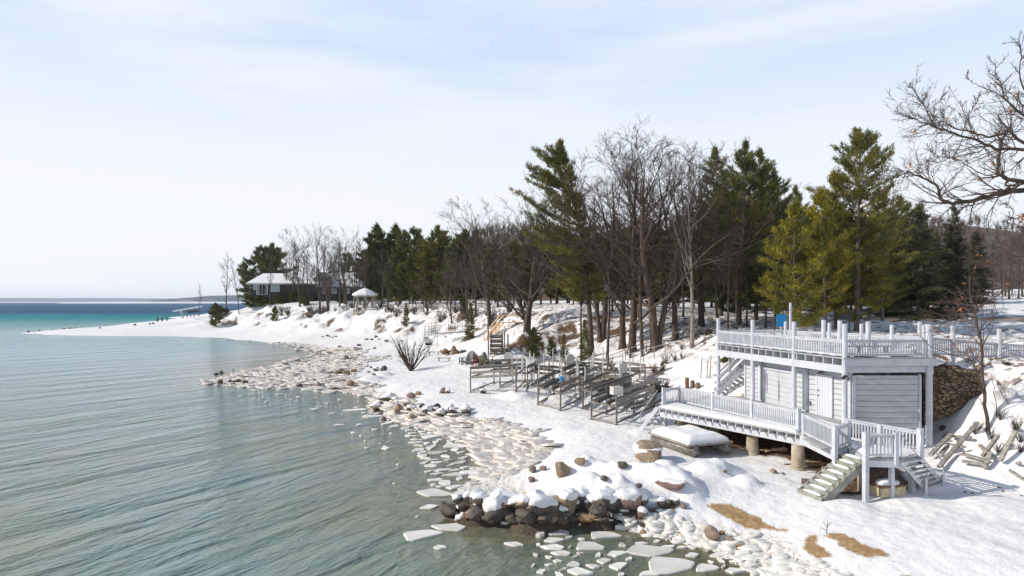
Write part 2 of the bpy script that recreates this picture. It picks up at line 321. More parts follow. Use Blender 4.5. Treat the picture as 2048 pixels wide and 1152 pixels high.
bare = np.maximum(bare, softpoly(under, .25, .9))
bare = np.maximum(bare, softpoly([P(u, v, 1.0)[:2] for u, v in ((1680,985),(1690,950),(1740,935),(1800,950),(1830,975),(1780,985),(1720,985))], .1, .6))
steep = np.zeros(len(gx))
gd = np.gradient(gzv.reshape(len(rr), len(th)), axis=0)/np.gradient(rr)[:, None]; steep = np.abs(gd).ravel()
zz = gzv
litter = sstep(3.0, 5.0, zz)*(1-sstep(100, 210, gy))*sstep(-12, 10, gx-(-20))*(1-sstep(30, 48, gx-.2*gy))
bluff = sstep(1.7, 2.4, zz)*(1-sstep(6.9, 7.3, zz))*sstep(.22, .5, steep)*(gy > 60)
bluffd = bluff*sstep(.13, .155, fbm(gx*.30+3, gy*.20, 91, 6)+.10*fbm(gx*1.9, gy*1.2, 92, 4)+.075)
icea = np.exp(-((zz-.12)/.17)**2)*(gy < 135)*(1-sstep(18, 23, gx-.0*gy))
icea = np.maximum(icea, (1-sstep(.30, .42, zz+wob*.25))*(gx > 5)*(gy < 27)*.8)
icea = np.where(zz < .2, np.maximum(icea, sstep(-.3, 0, zz)*(gy < 135)), icea)
ripz = [(900,1060),(870,1010),(930,975),(1000,985),(1060,1000),(1120,995),(1200,998),(1290,1000),(1370,1012),(1330,1030),(1200,1050),(1050,1055)]
rip = softpoly(PW(ripz, .4), .12, .5)*(1-sstep(.55, .8, zz))
rz2 = softpoly(PW([(745,820),(790,795),(850,820),(950,828),(940,842),(800,850)], .4), .3, 1.2)*(1-sstep(.35, .6, zz))
for nme, arr in (('sand', sand), ('bare', np.maximum(bare, bluffd)), ('litter', litter), ('ice', icea), ('rip', np.maximum(rip, rz2))): attr(me, nme, arr)
def attn(N, n): a = N.new('ShaderNodeAttribute'); a.attribute_name = n; return a.outputs['Fac']
def noisen(N, L, sc, det=5, co=None, rough=.55):
    n = N.new('ShaderNodeTexNoise'); n.inputs['Scale'].default_value = sc; n.inputs['Detail'].default_value = det; n.inputs['Roughness'].default_value = rough
    if co: L.new(co, n.inputs[0])
    return n.outputs[0]
def rampn(N, L, src, p0, p1, c0=(0,0,0), c1=(1,1,1)):
    r = N.new('ShaderNodeValToRGB'); e = r.color_ramp.elements; e[0].position = p0; e[1].position = p1; e[0].color = (*c0, 1); e[1].color = (*c1, 1)
    L.new(src, r.inputs[0]); return r.outputs[0]
def mixn(N, L, f, a, b, t='MIX'):
    x = N.new('ShaderNodeMixRGB'); x.blend_type = t
    for i, s in ((0, f), (1, a), (2, b)):
        if isinstance(s, tuple): x.inputs[i].default_value = (*s, 1)
        elif isinstance(s, (int, float)): x.inputs[i].default_value = s
        else: L.new(s, x.inputs[i])
    return x.outputs[0]
gm = bpy.data.materials.new('snowy_ground'); gm.use_nodes = True; N, L = nodes(gm); pb = N['Principled BSDF']
g = N.new('ShaderNodeNewGeometry').outputs['Position']
n1 = noisen(N, L, .8, 6, g); n2 = noisen(N, L, 5, 6, g); n3 = noisen(N, L, 1.6, 8, g, .7)
snowc = mixn(N, L, n1, (.83,.82,.81), (.77,.765,.76))
spk = N.new('ShaderNodeTexNoise'); spk.inputs['Scale'].default_value = 11; spk.inputs['Detail'].default_value = 3; L.new(g, spk.inputs[0])
snowc = mixn(N, L, rampn(N, L, spk.outputs[0], .715, .74), snowc, (.35,.29,.24))
icec = mixn(N, L, rampn(N, L, n2, .48, .70), (.80,.77,.73), (.54,.45,.37))
icec = mixn(N, L, rampn(N, L, noisen(N, L, 14, 5, g), .56, .68), icec, (.26,.20,.15))
c = mixn(N, L, attn(N, 'ice'), snowc, icec)
sandc = mixn(N, L, rampn(N, L, n2, .4, .65), (.30,.19,.09), (.44,.30,.15))
c = mixn(N, L, attn(N, 'sand'), c, sandc)
lit = N.new('ShaderNodeMath'); lit.operation = 'MULTIPLY'; L.new(attn(N, 'litter'), lit.inputs[0]); L.new(rampn(N, L, n3, .50, .57), lit.inputs[1])
c = mixn(N, L, lit.outputs[0], c, mixn(N, L, n2, (.10,.07,.045), (.20,.13,.085)))
barec = mixn(N, L, rampn(N, L, n2, .42, .62), (.045,.03,.022), (.20,.12,.065))
c = mixn(N, L, attn(N, 'bare'), c, barec)
c = mixn(N, L, attn(N, 'rip'), c, mixn(N, L, n2, (.05,.04,.03), (.11,.085,.06)))
L.new(c, pb.inputs['Base Color']); pb.inputs['Roughness'].default_value = .7; pb.inputs['Specular IOR Level'].default_value = .25
bp = N.new('ShaderNodeBump'); bp.inputs['Distance'].default_value = .16; bp.inputs['Strength'].default_value = .6
hs = N.new('ShaderNodeMath'); hs.operation = 'ADD'; L.new(noisen(N, L, 2.2, 8, g), hs.inputs[0])
hm = N.new('ShaderNodeMath'); hm.operation = 'MULTIPLY'; L.new(noisen(N, L, 9, 5, g), hm.inputs[0]); L.new(attn(N, 'ice'), hm.inputs[1])
L.new(hm.outputs[0], hs.inputs[1]); L.new(hs.outputs[0], bp.inputs['Height']); L.new(bp.outputs[0], pb.inputs['Normal'])
tag(link_mesh('snow_ground', me, gm), kind='structure')

# ------------------------------------------------------------------ water
wth = np.linspace(R(-80), R(60), 420); wr = np.concatenate([np.linspace(4, 18, 20)[:-1], 18*np.exp(np.linspace(0, math.log(14000/18), 420))])
wx, wy, wf = fan(wth, wr, (0, -2)); near = (wy < 450)
dep = np.full(len(wx), 3.0); dep[near] = np.clip(-ground(wx[near], wy[near]), 0, 3)
wm = rawmesh('lake_water', np.stack([wx, wy, np.zeros(len(wx))], 1), wf[:, ::-1], True); attr(wm, 'depth', dep)
m = bpy.data.materials.new('lake_water'); m.use_nodes = True; N, L = nodes(m); pb = N['Principled BSDF']
g = N.new('ShaderNodeNewGeometry').outputs['Position']
sx = N.new('ShaderNodeSeparateXYZ'); L.new(g, sx.inputs[0])
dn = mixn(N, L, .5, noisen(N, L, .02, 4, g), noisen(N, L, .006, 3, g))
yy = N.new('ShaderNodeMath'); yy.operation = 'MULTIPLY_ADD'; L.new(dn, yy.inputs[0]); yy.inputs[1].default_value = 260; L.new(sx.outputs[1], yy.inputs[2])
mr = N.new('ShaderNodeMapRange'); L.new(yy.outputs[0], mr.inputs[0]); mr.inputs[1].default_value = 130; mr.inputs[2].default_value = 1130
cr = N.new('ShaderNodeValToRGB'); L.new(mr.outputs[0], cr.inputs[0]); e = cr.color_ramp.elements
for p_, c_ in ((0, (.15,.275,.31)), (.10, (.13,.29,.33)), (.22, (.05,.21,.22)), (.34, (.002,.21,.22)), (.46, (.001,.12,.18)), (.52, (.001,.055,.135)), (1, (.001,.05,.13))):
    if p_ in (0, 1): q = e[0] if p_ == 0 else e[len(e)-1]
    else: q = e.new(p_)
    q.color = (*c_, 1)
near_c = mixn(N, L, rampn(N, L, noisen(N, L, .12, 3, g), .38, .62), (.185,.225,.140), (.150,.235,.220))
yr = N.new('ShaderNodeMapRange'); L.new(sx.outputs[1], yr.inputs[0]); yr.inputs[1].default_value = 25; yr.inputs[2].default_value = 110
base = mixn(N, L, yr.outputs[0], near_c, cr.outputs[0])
shal = N.new('ShaderNodeMapRange'); L.new(attn(N, 'depth'), shal.inputs[0]); shal.inputs[1].default_value = .05; shal.inputs[2].default_value = 1.35; shal.inputs[3].default_value = 1; shal.inputs[4].default_value = 0
bott = mixn(N, L, rampn(N, L, noisen(N, L, 1.6, 6, g), .4, .62), (.10,.09,.055), (.19,.17,.105))
ysh = N.new('ShaderNodeMapRange'); L.new(sx.outputs[1], ysh.inputs[0]); ysh.inputs[1].default_value = 110; ysh.inputs[2].default_value = 150; ysh.inputs[3].default_value = 1; ysh.inputs[4].default_value = 0
sh2 = N.new('ShaderNodeMath'); sh2.operation = 'MULTIPLY'; L.new(shal.outputs[0], sh2.inputs[0]); L.new(ysh.outputs[0], sh2.inputs[1])
base = mixn(N, L, sh2.outputs[0], base, bott)
# white caps far out
cap = N.new('ShaderNodeMapping'); cap.inputs['Scale'].default_value = (.06,.018,1); L.new(g, cap.inputs[0])
cf = N.new('ShaderNodeMath'); cf.operation = 'MULTIPLY'; L.new(rampn(N, L, noisen(N, L, 3, 6, cap.outputs[0], .7), .68, .72), cf.inputs[0])
yc = N.new('ShaderNodeMapRange'); L.new(sx.outputs[1], yc.inputs[0]); yc.inputs[1].default_value = 180; yc.inputs[2].default_value = 300; L.new(yc.outputs[0], cf.inputs[1])
base = mixn(N, L, cf.outputs[0], base, (.7,.75,.78))
chop = N.new('ShaderNodeMapping'); chop.inputs['Scale'].default_value = (.35,.05,1); L.new(g, chop.inputs[0])
ch = N.new('ShaderNodeMath'); ch.operation = 'MULTIPLY'; L.new(rampn(N, L, noisen(N, L, 1.0, 5, chop.outputs[0], .75), .45, .75), ch.inputs[0]); L.new(yc.outputs[0], ch.inputs[1])
base = mixn(N, L, ch.outputs[0], base, mixn(N, L, 1.0, base, (.10,.16,.18), 'ADD'))
L.new(base, pb.inputs['Base Color']); pb.inputs['Roughness'].default_value = .10; pb.inputs['IOR'].default_value = 1.33
def wave(rot, scx, scy, sc, det=3, dist=1.0):
    q0 = N.new('ShaderNodeMapping'); q0.inputs['Rotation'].default_value = (0, 0, rot); L.new(g, q0.inputs[0])
    q = N.new('ShaderNodeMapping'); q.inputs['Scale'].default_value = (scx, scy, 1); L.new(q0.outputs[0], q.inputs[0])
    t = N.new('ShaderNodeTexNoise'); t.inputs['Scale'].default_value = sc; t.inputs['Detail'].default_value = det; t.inputs['Distortion'].default_value = dist
    L.new(q.outputs[0], t.inputs[0]); return t.outputs[0]
ang = math.atan2(.55, .84)
w1 = wave(ang, .36, .055, 1.0, 2, .3); w2 = wave(ang-.12, 1.5, .40, 1.0, 4, .5); w3 = wave(ang+.2, 5.0, 2.2, 1.0, 4, .4)
def addm(a, ka, b, kb):
    x = N.new('ShaderNodeMath'); x.operation = 'MULTIPLY'; L.new(a, x.inputs[0]); x.inputs[1].default_value = ka
    y = N.new('ShaderNodeMath'); y.operation = 'MULTIPLY_ADD'; L.new(b, y.inputs[0]); y.inputs[1].default_value = kb; L.new(x.outputs[0], y.inputs[2]); return y.outputs[0]
hgt = addm(addm(w1, .72, w2, .27), 1.0, w3, .075)
cal = N.new('ShaderNodeMapRange'); L.new(attn(N, 'depth'), cal.inputs[0]); cal.inputs[1].default_value = .1; cal.inputs[2].default_value = 1.5; cal.inputs[3].default_value = .22; cal.inputs[4].default_value = 1
bp = N.new('ShaderNodeBump'); bp.inputs['Distance'].default_value = 1.0; L.new(cal.outputs[0], bp.inputs['Strength']); L.new(hgt, bp.inputs['Height']); L.new(bp.outputs[0], pb.inputs['Normal'])
df = N.new('ShaderNodeBsdfDiffuse'); L.new(base, df.inputs[0]); gl = N.new('ShaderNodeBsdfGlossy'); gl.inputs['Roughness'].default_value = .35; L.new(bp.outputs[0], gl.inputs['Normal'])
m1 = N.new('ShaderNodeMixShader'); m1.inputs[0].default_value = .04; L.new(df.outputs[0], m1.inputs[1]); L.new(gl.outputs[0], m1.inputs[2])
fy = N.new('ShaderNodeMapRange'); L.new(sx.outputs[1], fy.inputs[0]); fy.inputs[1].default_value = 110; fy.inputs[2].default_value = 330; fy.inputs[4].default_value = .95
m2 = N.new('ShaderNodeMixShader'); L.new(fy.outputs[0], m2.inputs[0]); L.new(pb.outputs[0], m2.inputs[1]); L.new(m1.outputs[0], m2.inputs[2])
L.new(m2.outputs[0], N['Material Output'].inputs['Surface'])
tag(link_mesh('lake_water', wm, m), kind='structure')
# ------------------------------------------------------------------ far shore, hills, road
def hill_mesh():
    xs = np.linspace(-140, 620, 150); ys = np.linspace(215, 620, 60); X, Y = np.meshgrid(xs, ys)
    u = 1024+X/Y*F
    ridge = np.interp(X*400/Y, [-125,-95,-65,-45,-25,-5,15,60,600], [0,2,20,33,42,47,46,46,46])
    prof = sstep(215, 400, Y)
    Z = 2.5+(ridge+4)*prof*(.92+.5*fbm(X*.012, Y*.012, 5))
    i = np.arange(X.size).reshape(X.shape); f = np.stack([i[:-1,:-1], i[:-1,1:], i[1:,1:], i[1:,:-1]], -1).reshape(-1, 4); f = f[((X*400/Y).ravel()[f] > -92).all(1)]
    return X, Y, Z, f
HX, HY, HZ, hf = hill_mesh()
hm_ = mat('wooded_hill_floor', (.085,.060,.045), .95, (.15,.12,.10), .06)
tag(link_mesh('hills', rawmesh('hills', np.stack([HX.ravel(), HY.ravel(), HZ.ravel()], 1), hf, True), hm_), kind='structure')
def far_ridge(name, x0, x1, y, prof, depth, m):
    xs = np.linspace(x0, x1, 160); us = 1024+xs/y*F; top = CAMZ+(HV-np.interp(us, *prof))*y/F + fbm(xs*.004, xs*0, 4)*y*.0022
    V = []; rows = ((0, -1, 0), (0, 3, 0), (.05, 0, .12), (.3, 0, .55), (.6, 0, .92), (1, 0, 1))
    for d, zz0, k in rows:
        for i, x in enumerate(xs): V.append((x, y+d*depth, (zz0 if k == 0 else 3+(top[i]-3)*k)))
    n = len(xs); f = [(r*n+i, r*n+i+1, (r+1)*n+i+1, (r+1)*n+i) for r in range(len(rows)-1) for i in range(n-1)]
    tag(link_mesh(name, rawmesh(name, V, f, True), m), kind='structure')
fm = mat('far_forest', (.012,.028,.042), .95, (.03,.05,.065), .02); N, L = nodes(fm); pb = N['Principled BSDF']
gp = N.new('ShaderNodeNewGeometry').outputs['Position']; sz2 = N.new('ShaderNodeSeparateXYZ'); L.new(gp, sz2.inputs[0])
old = pb.inputs['Base Color'].links[0].from_socket
mpq = N.new('ShaderNodeMapping'); mpq.inputs['Scale'].default_value = (.012, .012, .05); L.new(gp, mpq.inputs[0])
sp = rampn(N, L, noisen(N, L, 1.0, 6, mpq.outputs[0], .7), .58, .64)
zlow = N.new('ShaderNodeMapRange'); L.new(sz2.outputs[2], zlow.inputs[0]); zlow.inputs[1].default_value = 14; zlow.inputs[2].default_value = 34; zlow.inputs[3].default_value = 1; zlow.inputs[4].default_value = 0
k1 = N.new('ShaderNodeMath'); k1.operation = 'MULTIPLY'; L.new(sp, k1.inputs[0]); L.new(zlow.outputs[0], k1.inputs[1])
zs = N.new('ShaderNodeMath'); zs.operation = 'LESS_THAN'; L.new(sz2.outputs[2], zs.inputs[0]); zs.inputs[1].default_value = 10
k2 = N.new('ShaderNodeMath'); k2.operation = 'MAXIMUM'; L.new(k1.outputs[0], k2.inputs[0]); L.new(zs.outputs[0], k2.inputs[1])
L.new(mixn(N, L, k2.outputs[0], old, (.75,.78,.82)), pb.inputs['Base Color'])
far_ridge('far_shore_hills', -2400, -700, 3600, ([-80,215,232,260,300,350,400,470], [602,601.8,598.5,592,588,586.5,587,588]), 1200, fm)
far_ridge('far_shore_low_hills', -9000, -3000, 8200, ([-300,0,60,150,240,400], [594,594,594,596,596.5,598]), 2500, fm)
def ribbon(name, m, line, w, dz, n=70):
    V = []; pts = np.array(line, float); t = np.linspace(0, len(pts)-1, n); X = np.interp(t, range(len(pts)), pts[:, 0]); Y = np.interp(t, range(len(pts)), pts[:, 1])
    k = 9
    for j in range(k):
        yy = Y+(j/(k-1)-.5)*w; Z = ground(X, yy)+dz; V += list(zip(X, yy, Z))
    f = [(j*n+i, j*n+i+1, (j+1)*n+i+1, (j+1)*n+i) for j in range(k-1) for i in range(n-1)]
    tag(link_mesh(name, rawmesh(name, V, f, True), m), kind='structure')
ribbon('road', mat('wet_road', (.11,.085,.065), .6, (.26,.22,.19), .8, stretch=(.2,1.4,1)), [(38,88),(60,90),(80,89),(110,86),(150,80)], 8.5, .10, 140)

# ------------------------------------------------------------------ boathouse with decks
BH = thing('boathouse', 'white lakeside boathouse with a railed roof deck, lower deck on concrete piers and two stairs', 'boathouse', (13.5,34,1.2))
FL = 2.5; UF = 5.6
def railing(parent, p0, p1, zf, name='railing', h=.9, z1=None, posts=True, mt='paint', gap=.125):
    a = Vector((*p0, zf)); b = Vector((*p1, zf if z1 is None else z1)); d = b-a; Ln = d.length; up = Vector((0,0,1))
    r = MB(); r.beam(a+up*(h-.02), b+up*(h-.02), .13, .04); r.beam(a+up*(h-.09), b+up*(h-.09), .045, .095); r.beam(a+up*.12, b+up*.12, .045, .09)
    n = max(2, int(Ln/gap))
    for i in range(1, n):
        q = a+d*(i/n); r.box(q+up*(.12+(h-.2)/2), (.045,.045,h-.22), math.atan2(d.y, d.x))
    return r.build(name, M[mt], parent)
def newel(parent, p, z0, z1, w=.13, name='newel_post', mt='paint', rz=0.3):
    return MB().box((p[0], p[1], (z0+z1)/2), (w, w, z1-z0), rz).box((p[0], p[1], z1+.012), (w+.03, w+.03, .024), rz).build(name, M[mt], parent)
dA, dB, dC, dC2 = (7.87,37.05), (12.4,29.6), (12.4,26.2), (13.4,27.2)
deck = [dA, dB, dC, dC2, (13.75,28.2), (15.7,31.5), (16.1,32.2), (13.9,41.0), (12.2,42.0), (9.3,38.9)]
MB().prism(deck, FL-.05, FL).build('lower_deck', M['greyboards'], BH)
e = (Vector(dB)-Vector(dA)); eL = e.length; e.normalize(); nin = Vector((-e.y, e.x)); nin = nin if nin.x > 0 else -nin
jm = MB(); nj = 19
for i in range(nj):
    q = Vector(dA)+e*(.15+i*(eL-.3)/(nj-1)); p = q+nin*.03
    jm.beam((p.x, p.y, FL-.165), (q.x+nin.x*2.6, q.y+nin.y*2.6, FL-.165), .045, .22)
jm.build('floor_joists', M['paint'], BH)
a = Vector(dA)+nin*.42-e*.15; b = Vector(dB)+nin*.42+e*.1
MB().beam((a.x, a.y, FL-.43), (b.x, b.y, FL-.43), .10, .30).build('support_beam', M['paint'], BH)
MB().beam((dA[0], dA[1], FL-.03), (dB[0], dB[1], FL-.03), .04, .07).build('deck_edge_board', M['greyboards'], BH)
a = Vector(dB)+nin*.40; MB().beam((12.47,29.5,FL-.24), (12.45,26.25,FL-.24), .06, .36).build('fascia_board', M['paint'], BH)
MB().beam((12.42,26.22,FL-.24), (13.4,27.16,FL-.24), .06, .36).build('fascia_board', M['paint'], BH)
for x, y in ((12.55,29.95), (11.55,32.8), (10.62,35.75), (9.66,38.65)):
    z0 = gz(x, y)-.3
    pm = MB().tube((x, y, z0), (x, y, FL-.58), .30, .27, 18).tube((x, y, z0), (x, y, z0+.42), .36, .31, 18)
    pm.build('concrete_pier', M['concrete'], BH, True)
def snowquad(name, parent, p, z, th, n=16, k=10, wob=.04, m='snow'):    # p: four corners (x, y) in order
    V = []; s = np.linspace(0, 1, n*2+1); t = np.linspace(0, 1, k*2+1); Sg, Tg = np.meshgrid(s, t); p = [np.array(q[:2], float) for q in p]
    X, Y = [p[0][i]*(1-Sg)*(1-Tg)+p[1][i]*Sg*(1-Tg)+p[2][i]*Sg*Tg+p[3][i]*(1-Sg)*Tg for i in (0, 1)]
    d0 = np.linalg.norm(p[1]-p[0]); d1 = np.linalg.norm(p[3]-p[0]); ed = np.minimum(np.minimum(Sg, 1-Sg)*d0, np.minimum(Tg, 1-Tg)*d1)
    inward = np.exp(-ed/.12)*fbm(X*2.2, Y*2.2, 41)*wob*6; cxm, cym = X.mean(), Y.mean()
    H = th*np.sqrt(np.clip(ed/min(.45, d1*.5), 0, 1))*(1+.5*fbm(X*1.3, Y*1.3, 42))+.012
    X = X+(cxm-X)*np.clip(inward, 0, 1)*.12; Y = Y+(cym-Y)*np.clip(inward, 0, 1)*.12
    o = ORG[parent.name]; a, b = X.shape; i = np.arange(a*b).reshape(a, b); f = [tuple(q) for q in np.stack([i[:-1,:-1], i[:-1,1:], i[1:,1:], i[1:,:-1]], -1).reshape(-1, 4).tolist()]
    V = np.stack([X.ravel()-o.x, Y.ravel()-o.y, z+H.ravel()-o.z], 1); ring = list(i[0])+list(i[1:, -1])+list(i[-1, -2::-1])+list(i[-2:0:-1, 0]); nb = len(V)
    V = np.concatenate([V, V[ring]*[1,1,0]+[0,0,z-.01-o.z]]); R_ = len(ring)
    f += [(ring[j], nb+j, nb+(j+1) % R_, ring[(j+1) % R_]) for j in range(R_)]
    return link_mesh(name, rawmesh(name, V, f, True), M[m], parent)
def snowslab(name, parent, poly, z, th, amp=.05, step=.22, sc=.9):
    px = [p[0] for p in poly]; py = [p[1] for p in poly]; xs = np.arange(min(px), max(px)+step, step); ys = np.arange(min(py), max(py)+step, step)
    X, Y = np.meshgrid(xs, ys); D = polydist(X, Y, poly)+fbm(X*1.7, Y*1.7, 13)*.16; H = th*sstep(-.02, .22, D)*(1+amp*8*fbm(X*sc*1.6, Y*sc*1.6, 8))
    Z = z+np.maximum(H, 0)-(D < 0)*.06; i = np.arange(X.size).reshape(X.shape); q = np.stack([i[:-1,:-1], i[:-1,1:], i[1:,1:], i[1:,:-1]], -1).reshape(-1, 4)
    keep = (D > -.02).ravel(); q = q[keep[q].any(1) & (polydist(X, Y, poly).ravel()[q] > -.05).all(1)]
    o = ORG[parent.name]; me = rawmesh(name, np.stack([X.ravel()-o.x, Y.ravel()-o.y, Z.ravel()-o.z], 1), q, True); return link_mesh(name, me, M['snow'], parent)
led = [(dA[0]+.05, dA[1]), (dB[0], dB[1]+.03), (12.85,30.2), (9.35,38.6), (8.4,37.9)]
snowquad('snow_cover', BH, [(dA[0]+.08, dA[1]+.05), (dB[0]+.02, dB[1]+.1), (12.78,30.15), (9.35,38.45)], FL+.002, .10, 40, 5)
snowslab('snow_cover', BH, [(9.6,38.5),(12.9,30.6),(12.5,28.9),(13.1,27.6),(13.9,28.4),(15.3,31.6),(13.3,40.9)], FL+.004, .06, .07, .14)
# rails of the lower deck
r1a, r1b = (9.44,38.55), (12.72,30.3)
for i in range(3):
    p0 = [r1a[k]+(r1b[k]-r1a[k])*i/3 for k in (0,1)]; p1 = [r1a[k]+(r1b[k]-r1a[k])*(i+1)/3 for k in (0,1)]
    railing(BH, p0, p1, FL); newel(BH, p0, FL-.3, FL+.95)
newel(BH, r1b, FL-.1, FL+.95, .16); railing(BH, (8.4,37.9), r1a, FL); newel(BH, (8.4,37.9), FL-.3, FL+.93)
railing(BH, (12.5,29.2), dC, FL); newel(BH, (12.5,29.25), FL-.3, FL+.9, .12)
railing(BH, dC, dC2, FL); newel(BH, dC, gz(*dC)-.2, FL+.93, .15); newel(BH, dC2, FL-.3, FL+.92, .15)
MB().beam((12.3,28.5,FL-.02), (12.25,26.6,FL-.02), .35, .05).build('ledge_board', M['greyboards'], BH)
newel(BH, (8.62,38.3), gz(8.62,38.3)-.2, FL-.3, .16, 'support_post')
# landing
land = [(12.9,24.9),(14.05,24.78),(15.2,25.4),(13.75,28.2),(13.4,27.2)]
MB().prism(land, FL-.05, FL-.005).build('landing', M['greyboards'], BH)
LB = MB()
for i in range(len(land)):
    p, q = land[i-1], land[i]; LB.beam((p[0], p[1], FL-.19), (q[0], q[1], FL-.19), .05, .24)
LB.build('landing_frame', M['paint'], BH)
snowslab('snow_cover', BH, [(13.0,25.05),(14.0,24.95),(15.05,25.4),(13.75,27.9),(13.35,27.1)], FL, .13, .07, .09)
railing(BH, land[0], (13.95,24.8), FL); newel(BH, land[0], gz(12.9,24.9)-.3, FL+.93, .165); newel(BH, (13.95,24.8), FL-.2, FL+.93, .14)
newel(BH, (13.9,25.0), gz(13.9,25.3)-.2, FL-.07, .15, 'support_post'); newel(BH, (15.0,25.6), gz(15,25.6)-.2, FL-.07, .18, 'support_post')
MB().tube((13.6,26.4,.6), (13.6,26.4,FL-.3), .22, .22, 14).build('concrete_pier', M['concrete'], BH, True)
rm = (14.47,26.8)
railing(BH, (13.75,28.2), rm, FL); railing(BH, rm, (15.2,25.4), FL); newel(BH, (15.2,25.4), FL-.2, FL+.97, .17); newel(BH, rm, FL-.1, FL+.88, .17)
# wooden stairs to the beach
ST = MB(); sa, sb = Vector((12.75,26.3,0)), Vector((13.0,25.2,0)); ba, bb = Vector((11.1,26.25,0)), Vector((11.45,24.95,0))
zt, zb = 2.33, gz(11.3,25.6)+.12
for p, q in ((sa, ba), (sb, bb)): ST.beam((p.x, p.y, zt-.12), (q.x, q.y, zb-.1), .06, .26)
for t in (.02, .5, .98): p = sa.lerp(ba, t); q = sb.lerp(bb, t); ST.beam((p.x, p.y, zt+(zb-zt)*t-.14), (q.x, q.y, zt+(zb-zt)*t-.14), .06, .12)
stair = ST.build('wooden_stairs', M['stairwood'], BH)
nt_ = 8
for i in range(nt_):
    t = i/(nt_-1); p = sa.lerp(ba, t); q = sb.lerp(bb, t); z = zt+(zb-zt)*t
    MB().beam((p.x, p.y, z), (q.x, q.y, z), .29, .05).beam((p.x-.13, p.y, z-.06), (q.x-.13, q.y, z-.06), .03, .12).build('tread', M['stairwood'], stair)
    V, f = [], []
    s2 = MB(); n = 9
    for k in range(n):
        w = .10*math.sin(math.pi*(k+.5)/n)**.35*random.uniform(.85, 1.1); c = p.lerp(q, .16+.68*k/(n-1)); hh = .075*math.sin(math.pi*(k+.5)/n)**.5
        for dx, dz in ((-w, 0), (-w*.85, hh*.8), (0, hh*1.1), (w*.85, hh*.8), (w, 0)): V.append((c.x+dx, c.y, z+.022+dz))
    f = [(k*5+j, k*5+j+1, k*5+j+6, k*5+j+5) for k in range(n-1) for j in range(4)]+[(0,1,2,3,4), tuple(range(n*5-1, n*5-6, -1))]
    s2.add(V, f).build('snow_cover', M['snow'], stair, True)
# metal stairs
ma, mb_ = Vector((14.15,24.8,0)), Vector((15.1,25.2,0)); na, nb = Vector((15.35,25.35,0)), Vector((16.45,26.1,0)); zb = gz(15.8,25.8)+.05
SM = MB()
for p, q in ((ma, na), (mb_, nb)): SM.beam((p.x, p.y, FL-.1), (q.x, q.y, zb), .05, .2)
ms = SM.build('metal_stairs', M['alu'], BH)
for i in range(7):
    t = (i+.4)/7; p = ma.lerp(na, t); q = mb_.lerp(nb, t); z = FL-.05+(zb-FL)*t
    MB().beam((p.x, p.y, z), (q.x, q.y, z), .2, .035).build('tread', M['alu'], ms)
for p, q in ((ma, na), (mb_, nb)):
    h = MB(); d = (q-p).normalized()*.1
    h.tube((p.x, p.y, FL+.9), (q.x, q.y, zb+.85), .022).tube((p.x, p.y, FL-.1), (p.x, p.y, FL+.9), .022).tube((q.x, q.y, zb+.85), (q.x+d.x, q.y+d.y, zb+.7), .022).tube((q.x+d.x, q.y+d.y, zb+.7), (q.x+d.x, q.y+d.y, zb-.3), .024)
    h.build('handrail', M['alu'], ms, True)
for q in (na, nb): MB().box((q.x-.05, q.y-.12, zb+.05), (.09,.09,.7)).build('foot_post', M['paint'], ms)
# stairs at the far end of the lower deck
fs = MB(); t0, t1 = Vector((8.0,37.5,FL)), Vector((8.75,38.2,FL)); dd = Vector((-.8,.75,-1.35))
for p in (t0, t1): fs.beam(p-Vector((0,0,.1)), p+dd-Vector((0,0,.1)), .05, .22)
fs2 = fs.build('end_stairs', M['paint'], BH)
for i in range(5): a = t0+dd*((i+.7)/5.5); b = t1+dd*((i+.7)/5.5); MB().beam(a, b, .26, .04).build('tread', M['greyboards'], fs2)
MB().tube(t0+Vector((0,0,.85)), t0+dd+Vector((0,0,.8)), .02).tube(t0+dd+Vector((0,0,.8)), t0+dd-Vector((0,0,.2)), .02).build('handrail', M['alu'], fs2)
# walls
w0, w1, w2, w3, w4 = Vector((13.97,40.9)), Vector((16.1,32.35)), Vector((19.35,32.3)), Vector((20.2,36.5)), Vector((17.0,41.2))
def siding(name, p, q, z0, z1, bh=.262, mt='siding', skip=None):
    d = (q-p); Ln = d.length; d = d/Ln; n = Vector((d.y, -d.x)); m_ = MB(); m2_ = MB(); m_.beam((*(p-n*.05), (z0+z1)/2), (*(q-n*.05), (z0+z1)/2), .06, z1-z0)
    z = z0
    while z < z1-.02:
        zt_ = min(z+bh, z1); a, b = p, q
        lo, hi = .034, .004
        if z > z0: m2_.beam((a.x+n.x*.030, a.y+n.y*.030, z-.008), (b.x+n.x*.030, b.y+n.y*.030, z-.008), .02, .024)  # dark strip under each board paints in the shadow of its lap
        V = [(a.x+n.x*o, a.y+n.y*o, zz_) for o, zz_ in ((-.02, z), (lo, z), (hi, zt_), (-.02, zt_))]+[(b.x+n.x*o, b.y+n.y*o, zz_) for o, zz_ in ((-.02, z), (lo, z), (hi, zt_), (-.02, zt_))]
        m_.add(V, [(0,4,5,1), (1,5,6,2), (2,6,7,3), (0,1,2,3), (7,6,5,4)]); z = zt_
    w_ = m_.build(name, M[mt], BH); m2_.build('lap_shadow_strips', M['lapshadow'], w_); return w_
siding('front_wall', w0, w1, 2.42, 4.86); siding('side_wall', w1, w2, 1.95, 4.72)
siding('back_wall', w2, w3, 1.9, 4.8); siding('back_wall', w3, w4, 1.9, 4.8); siding('back_wall', w4, w0, 1.9, 4.8)
fd = (w1-w0); fLn = fd.length; fd = fd/fLn; fn = Vector((fd.y, -fd.x))
if fn.x > 0: fn = -fn
def onwall(L_, off): q = w1-fd*L_+fn*off; return Vector((q.x, q.y, 0))
